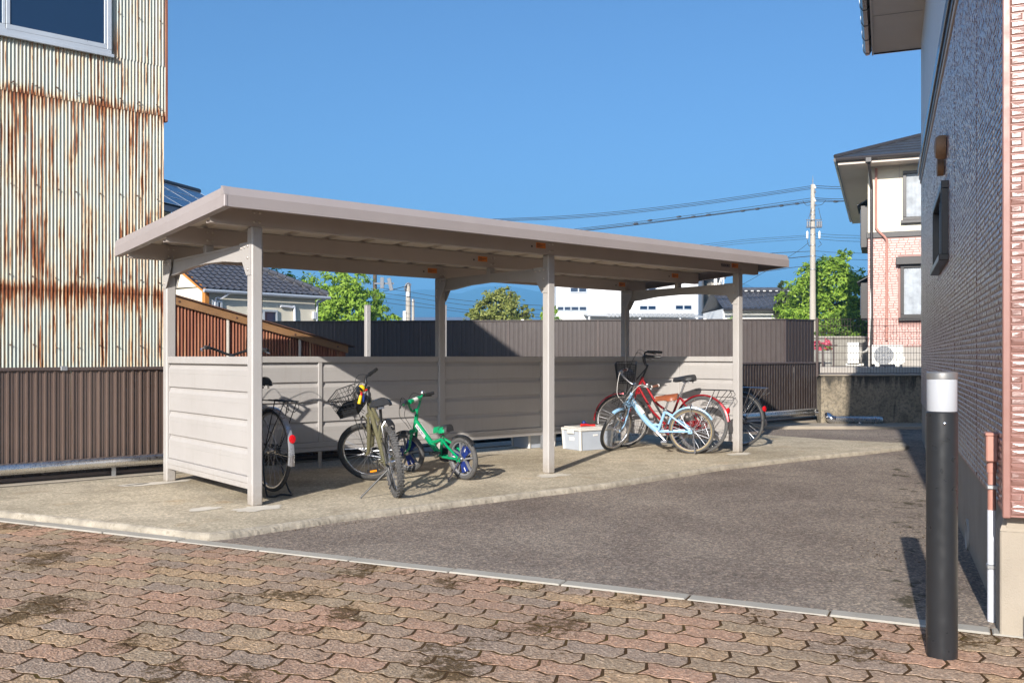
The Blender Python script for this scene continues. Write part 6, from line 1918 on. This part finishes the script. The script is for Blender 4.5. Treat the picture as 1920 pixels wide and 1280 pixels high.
    if P.get('reflector'):
        a = R(P['reflector'][0]); c_ = Vector((-(rr+.035)*math.cos(a), 0, rr + (rr+.035)*math.sin(a)))
        K = Matrix.Translation(c_) @ Matrix.Rotation(R(-90)+0*a, 4, 'Y')
        b_ = MB(); b_.lathe([(.010,-.03),(.022,-.012),(.027,.0),(.025,.012),(.001,.016)], 18, K @ Matrix.Diagonal((1.35,1,1,1))); b_.build('tail_reflector', m['reflector'], root)
        if P['reflector'][1]:
            b_ = MB(); e0 = R(P['reflector'][0]-20); p0 = Vector((-(rr+.026)*math.cos(e0), 0, rr+(rr+.026)*math.sin(e0)))
            d0 = Vector((-math.sin(e0), 0, -math.cos(e0))); b_.tube([p0 + d0*.0, p0+d0*.09], .020, 10, flat=.5); b_.build('mud_flap', m['alu'], root)
    if P.get('ustand'):
        dz = P['ustand']; b_ = MB()
        for s_ in (1,-1): b_.tube(smoothpath([(0,s_*.075,rr),(-.03,s_*.085,rr*.5),(-.10,s_*.10,.05-dz),(-.15,s_*.11,.004-dz)],4), .0075, 8)
        b_.tube(smoothpath([(-.15,.11,.007-dz),(-.19,.07,.007-dz),(-.17,0,.016-dz),(-.19,-.07,.007-dz),(-.15,-.11,.007-dz)],5), .0075, 8); b_.build('rear_stand', m['blackmetal'], root)
    if P.get('kick'):
        kx, ky, kl = P['kick']; b_ = MB(); b_.tube([(kx,.055,rr*P.get('kz',.9)), (kx-kl,ky,P.get('kground',.012))], [.009,.007], 8); b_.build('kickstand', m[P.get('kickmat','alu')], root)
    if P.get('basket'):
        q = P['basket']; c_ = HT + Vector(q['off'])
        bk_ = basket_part(root, c_, q['w'], q['d'], q['h'], MS, solid_floor=q.get('solid', False), taper=q.get('taper', .82), pitch=q.get('pitch', .028))
        s2 = MB(); s2.tube([c_+Vector((0,.05,.03)), ST+Vector((0,.03,-.02))], .006, 6); s2.tube([c_+Vector((0,-.05,.03)), ST+Vector((0,-.03,-.02))], .006, 6)
        for y in (-.06,.06): s2.tube([c_+Vector((q['d']*.4,y,.0)), Vector((wb, y, rf))], .0035, 6)
        s2.build('basket_bracket', m['blackmetal'], bk_)
    if P.get('light'):
        b_ = MB(); c_ = Vector((wb+.03, P['light'], rf*1.75)); b_.lathe([(.004,-.05),(.022,-.035),(.030,.0),(.030,.02),(.001,.024)], 16, Matrix.Translation(c_) @ Matrix.Rotation(R(90),4,'Y')); b_.build('headlight', m['chrome'], root, MS)
    if P.get('brakes'):
        b_ = MB(); z = rr*2 - .035
        for s_ in (1,-1): b_.tube([(.0,s_*.045,z-.05),(-.0,s_*.05,z+.04),(0,s_*.01,z+.09)], .007, 6)
        b_.build('rear_brake', m['alu'], root)
        b_ = MB(); z = rf*2-.02
        for s_ in (1,-1): b_.tube([(wb-.09,s_*.045,z-.06),(wb-.08,s_*.055,z+.03),(wb-.09,s_*.01,z+.07)], .008, 6)
        b_.build('front_brake', m['alu'], root, MS)
    return root, M0, MS, dict(ST=ST, HT=HT, grips=grips, SP=SP, bb=bb, SC=SC_)

def head_to(a, b): d = b - a; return math.atan2(d.y, d.x)

# 1  silver town bicycle just inside the left end wall
r1 = gp(509, 926); r1.z = .022
bicycle('silver town bicycle with rear rack, its rear wheel showing beside the left front post', r1, R(131),
  dict(rr=.345, wb=1.10, tw=.0175, frame='silverpaint', shape='double_curve', steer=R(-6), lean=R(0), seatz=.915, htl=.20, stem=.22, bar=dict(kind='city', w=.27, rise=.06, back=.19), barmat='blackmetal',
       rack='blackmetal', fenders=(('r',30,196,.05,'silverpaint'),('f',20,150,.05,'silverpaint')), reflector=(18,True), ustand=.022, case=True, casemat='black', wheel=dict(tyre='rubber', spokes=36), springs=True, seatL=.26, seatW=.21, bbz=.29, stl=.42))
# 2  olive mountain bicycle with basket
r2_ = gp(745, 931); r2_.z = .0
bk2, M2, MS2, I2 = bicycle('olive mountain bicycle with black basket and knobbly tyres, front wheel turned left', r2_, R(108.5),
  dict(rr=.292, wb=.99, tw=.026, frame='olive', tube=.019, shape='diamond', steer=R(62), lean=R(-7.5), seatz=.775, htl=.10, stem=.12, ha=70, clear=.10, bbx=.40, bbz=.275, stl=.33, sa=72, susp=True, fork='olive', fy=.062,
       bar=dict(kind='flat', w=.28, rise=.05, back=.06, reach=.04), barmat='blackmetal', levermat='blackmetal', postmat='blackmetal', gripmat='black', seatmat='saddle', seatL=.27, seatW=.20, yoff=.07, brakes=True,
       rwheel=dict(tyre='rubber_grey', knob=True, rim='blackmetal', spokes=32), fwheel=dict(tyre='rubber', rim='alu', spokes=32), amber=True, phase=3.6, crank=.15, ringr=.07, kick=(-.02,.30,-.02), kickmat='black', kz=.8, kground=.045,
       basket=dict(off=(.075,0,-.07), w=.31, d=.24, h=.20, solid=True, taper=.78, pitch=.030)))
fender(bk2, 0, .292, .355, 62, 118, .055, 'black', name='mudguard', n=12, depth=.01)
# toy horn hanging on the handlebar of the olive bicycle
hl = (M2 @ MS2) @ (I2['ST'] + Vector((.10, .0, .03)))
hc = at(678, 728, hl.y - .05)
hn = thing('toy_horn', 'yellow squeeze ball horn with red collar on the olive bicycle handlebar', 'toy', Matrix.Translation(hc))
b = MB(); b.sphere((0,0,0), .032, 20); b.build('ball', m['yellow'], hn)
b = MB(); b.tube([(-.002,0,-.030),(-.006,0,-.060)], [.014,.016], 12); b.build('collar', m['redpl'], hn)
b = MB(); b.tube([(-.006,0,-.060),(-.022,-.005,-.135)], [.014,.015], 12); b.build('body', m['yellow'], hn)
b = MB(); b.tube([(.014,.012,-.045),(.018,.012,-.12)], [.012,.010], 8); b.build('strap', m['bluepl'], hn)
b = MB(); b.tube([(.022,.0,-.02),(.045,.02,-.012)], .010, 8); b.build('clip', m['redpl'], hn)
pc = thing('cloth_pouch', 'small dark pouch hanging from the olive bicycle handlebar beside the horn', 'pouch', Matrix.Translation(hc + Vector((.052,.02,-.075))))
b = MB(); b.tube([(0,0,.055),(.002,0,.03),(0,0,-.03),(0,0,-.055)], [.012,.026,.028,.008], 12); b.build('pouch_body', m['saddle'], pc)
# 3  green child bicycle
r3 = gp(871, 899); r3.z = 0
bicycle("child's green bicycle with grey five-spoke wheels and blue spoke covers", r3, R(134),
  dict(rr=.202, wb=.825, tw=.024, frame='green', tube=.0165, shape='kid', steer=R(16), lean=R(-6), seatz=.475, htl=.12, stem=.060, ha=70, clear=.06, bbx=.33, bbz=.205, stl=.185, sa=70, forkr=.013, stay=.75, yoff=.055,
       bar=dict(kind='bmx', w=.25, rise=.11, back=.07, reach=.03), barmat='green', levermat='blackmetal', gripmat='black', postmat='green', seatmat=('greenplastic','saddle'), seatL=.23, seatW=.15, bell=-1, crank=.10, ringr=.055, phase=2.6, case=True, casemat='black',
       wheel=dict(tyre='rubber_grey', mag=True, disc=True, hubw=.04), fenders=(('r',58,140,.05,'black'),('f',62,120,.05,'black')), decal=('bluepl', .17), kick=(-.0,.20,.0), kz=.9, kground=.022, gripat=.70))
# 4  light blue bicycle
r4 = gp(1297, 850); f4 = gp(1161, 845)
bicycle('light blue bicycle with brown saddle and brown grips under the right end of the shelter', r4, head_to(r4, f4),
  dict(rr=.272, wb=.92, tw=.020, frame='skyblue', tube=.0175, shape='single', steer=R(64), lean=R(-5), seatz=.675, htl=.12, stem=.13, ha=69, bbx=.40, bbz=.255, stl=.27, sa=70, fork='skyblue', clear=.055, stay=.62,
       bar=dict(kind='city', w=.26, rise=.05, back=.15, reach=.05), barmat='alu', gripmat='browngrip', gripends=True, seatmat='brownleather', seatL=.27, seatW=.20, bell=1, cablemat='whiteplate', springs=True, gripat=.74,
       wheel=dict(tyre='rubber_grey', wall='tan_wall', rim='alu', spokes=32), fwheel=dict(tyre='rubber_grey', rim='alu', spokes=32), fenders=(('r',16,150,.05,'skyblue'),('f',70,105,.045,'skyblue')), crank=.14, ringr=.07, phase=3.9, ped='bag', kick=(-.03,.13,.03), kground=.02, brakes=True, decal=('skyblue', .20), light=.06,
       basket=dict(off=(.085,0,-.10), w=.26, d=.16, h=.12, taper=.9, pitch=.034)))
# 5  red town bicycle behind it
r5 = gp(1314, 849); f5 = gp(1162, 838)
bk5, M5, MS5, I5 = bicycle('red town bicycle with black wire basket and upright black handlebar behind the blue one', r5, head_to(r5, f5),
  dict(rr=.340, wb=1.11, tw=.0175, frame='red', tube=.0155, shape='double_curve', steer=R(30), lean=R(5), seatz=.895, htl=.17, stem=.17, ha=68, bbx=.46, bbz=.28, stl=.42, sa=69, fork='red',
       bar=dict(kind='cruiser', w=.28, rise=.13, back=.20, reach=.03), barmat='blackmetal', gripmat='black', seatmat='saddle', seatL=.27, seatW=.22, springs=True, levermat='blackmetal',
       wheel=dict(tyre='rubber_grey', rim='alu', spokes=36), fwheel=dict(tyre='rubber', rim='alu', spokes=36), fenders=(('r',24,172,.052,'red'),('f',0,95,.05,'red')), rack='blackmetal', reflector=(28,False), case=True, casemat='red', ustand=.0, crank=.155, phase=1.9,
       basket=dict(off=(.08,0,-.06), w=.34, d=.26, h=.24, taper=.80, pitch=.020)))
bc = (M5 @ MS5) @ (I5['HT'] + Vector((.21, .0, .03)))
bgo = thing('plastic_bag', 'crumpled grey plastic bag lying in the red bicycle basket', 'bag', Matrix.Translation(bc))
q = random.Random(8); b = MB(); k = 14; vs = []
for i in range(8):
    t = i/7
    for j in range(k):
        a = 2*math.pi*j/k; rr2 = .105*math.sin(math.pi*(.1+.8*t))*q.uniform(.75,1.12)
        vs.append((rr2*math.cos(a), rr2*math.sin(a)*1.15, -.045 + .12*t + q.uniform(-.012,.012)))
b.add(vs, [[i*k+j, i*k+(j+1)%k, (i+1)*k+(j+1)%k, (i+1)*k+j] for i in range(7) for j in range(k)] + [list(range(k))[::-1], [7*k+j for j in range(k)]], 0, True); b.build('bag_body', m['bag'], bgo, sharp=25)
# 6  dark bicycle outside the right end wall
r6 = gp(1390, 836)
bicycle('black town bicycle with red tail reflector parked outside the right end wall', r6, R(131),
  dict(rr=.340, wb=1.10, tw=.0175, frame='black', shape='double_curve', steer=R(0), lean=R(0), seatz=.86, htl=.18, stem=.12, bar=dict(kind='city', w=.26, rise=.04, back=.18), barmat='alu', wheel=dict(tyre='rubber_grey', rim='alu', spokes=36), bbz=.28,
       rack='alu', fenders=(('r',30,190,.05,'blackmetal'),('f',20,150,.05,'blackmetal')), reflector=(24,True), ustand=.0, springs=True, case=True, casemat='black'))

# ------------------------------------------------------------------ storage boxes
def storage_box(label, M, w, d, h):
    t = thing('storage_box', label, 'storage box', M)
    b_ = MB(); tp = .94; z0, z1 = .004, h-.045
    vs = [(-w/2*tp,-d/2*tp,z0),(w/2*tp,-d/2*tp,z0),(w/2*tp,d/2*tp,z0),(-w/2*tp,d/2*tp,z0),(-w/2,-d/2,z1),(w/2,-d/2,z1),(w/2,d/2,z1),(-w/2,d/2,z1)]
    b_.add(vs, [(3,2,1,0),(0,1,5,4),(1,2,6,5),(2,3,7,6),(3,0,4,7)]); bd = b_.build('bin', m['boxpl'], t)
    for (sx, sy) in ((-1,-1),(1,-1),(1,1),(-1,1)):
        c_ = MB(); c_.tube([(sx*w/2*tp, sy*d/2*tp, .004), (sx*w/2, sy*d/2, z1)], .017, 8, sm=False); c_.build('corner_rib', m['boxrim'], bd)
    b_ = MB(); b_.cbox(-w/2-.018, w/2+.018, -d/2-.018, d/2+.018, z1, z1+.030, .006); b_.cbox(-w/2+.01, w/2-.01, -d/2+.01, d/2-.01, z1+.0305, h, .005); b_.build('lid', m['boxrim'], t)
    for x in (-w/2-.020, w/2+.012):
        b_ = MB(); b_.cbox(x, x+.010, -.07, .07, z1-.04, z1+.026, .004); b_.build('lid_clip', m['boxrim'], t)
    return t, z1
nc = gp(1088, 845.5); lc = gp(1052, 841); 
ang_ = math.atan2(-(lc-nc).normalized().x, (lc-nc).normalized().y)     # short side points towards lc
w_, d_, h_ = .50, .36, .285
cM = frame((nc.x, nc.y, 0), R(33)) @ Matrix.Translation((w_/2, d_/2, 0))
sb1, zl_ = storage_box('grey lidded storage box with white edges standing by the middle front post', cM, w_, d_, h_)
b = MB(); b.box(-w_/2-.003, -w_/2-.001, -.05, .05, .11, .17); b.build('paper_label', m['whiteplate'], sb1).matrix_local = Matrix.Rotation(R(1.5), 4, 'Y') @ Matrix.Translation((.004,0,0))
b = MB(); b.box(-w_/2-.0035, -w_/2-.0015, -.045, .01, .172, .20); b.build('label_mark', m['ink'], sb1).matrix_local = Matrix.Rotation(R(1.5), 4, 'Y') @ Matrix.Translation((.004,0,0))
b = MB(); b.box(-.05, .02, -d_/2-.003, -d_/2+.004, .175, .195); b.build('paper_label', m['whiteplate'], sb1)
ty = thing('plastic_toy', 'small red and blue plastic toy lying on the grey storage box lid', 'toy', cM @ Matrix.Translation((-.05,-.05,h_)))
b = MB(); b.tube([(-.09,0,.018),(-.02,0,.020),(.05,.0,.012),(.11,-.02,.010)], [.018,.016,.010,.016], 10); b.build('scoop', m['redpl'], ty)
b = MB(); b.sphere((-.03,.02,.045), .026, 12); b.tube([(-.03,.02,.04),(.03,.01,.02)], .009, 8); b.build('knob', m['bluepl'], ty)
c2 = at(1000, 668, 11.78)
storage_box('grey storage box pushed behind the shelter rear wall, only its lower half showing', frame((c2.x, c2.y, 0), SA), .44, .34, .24)
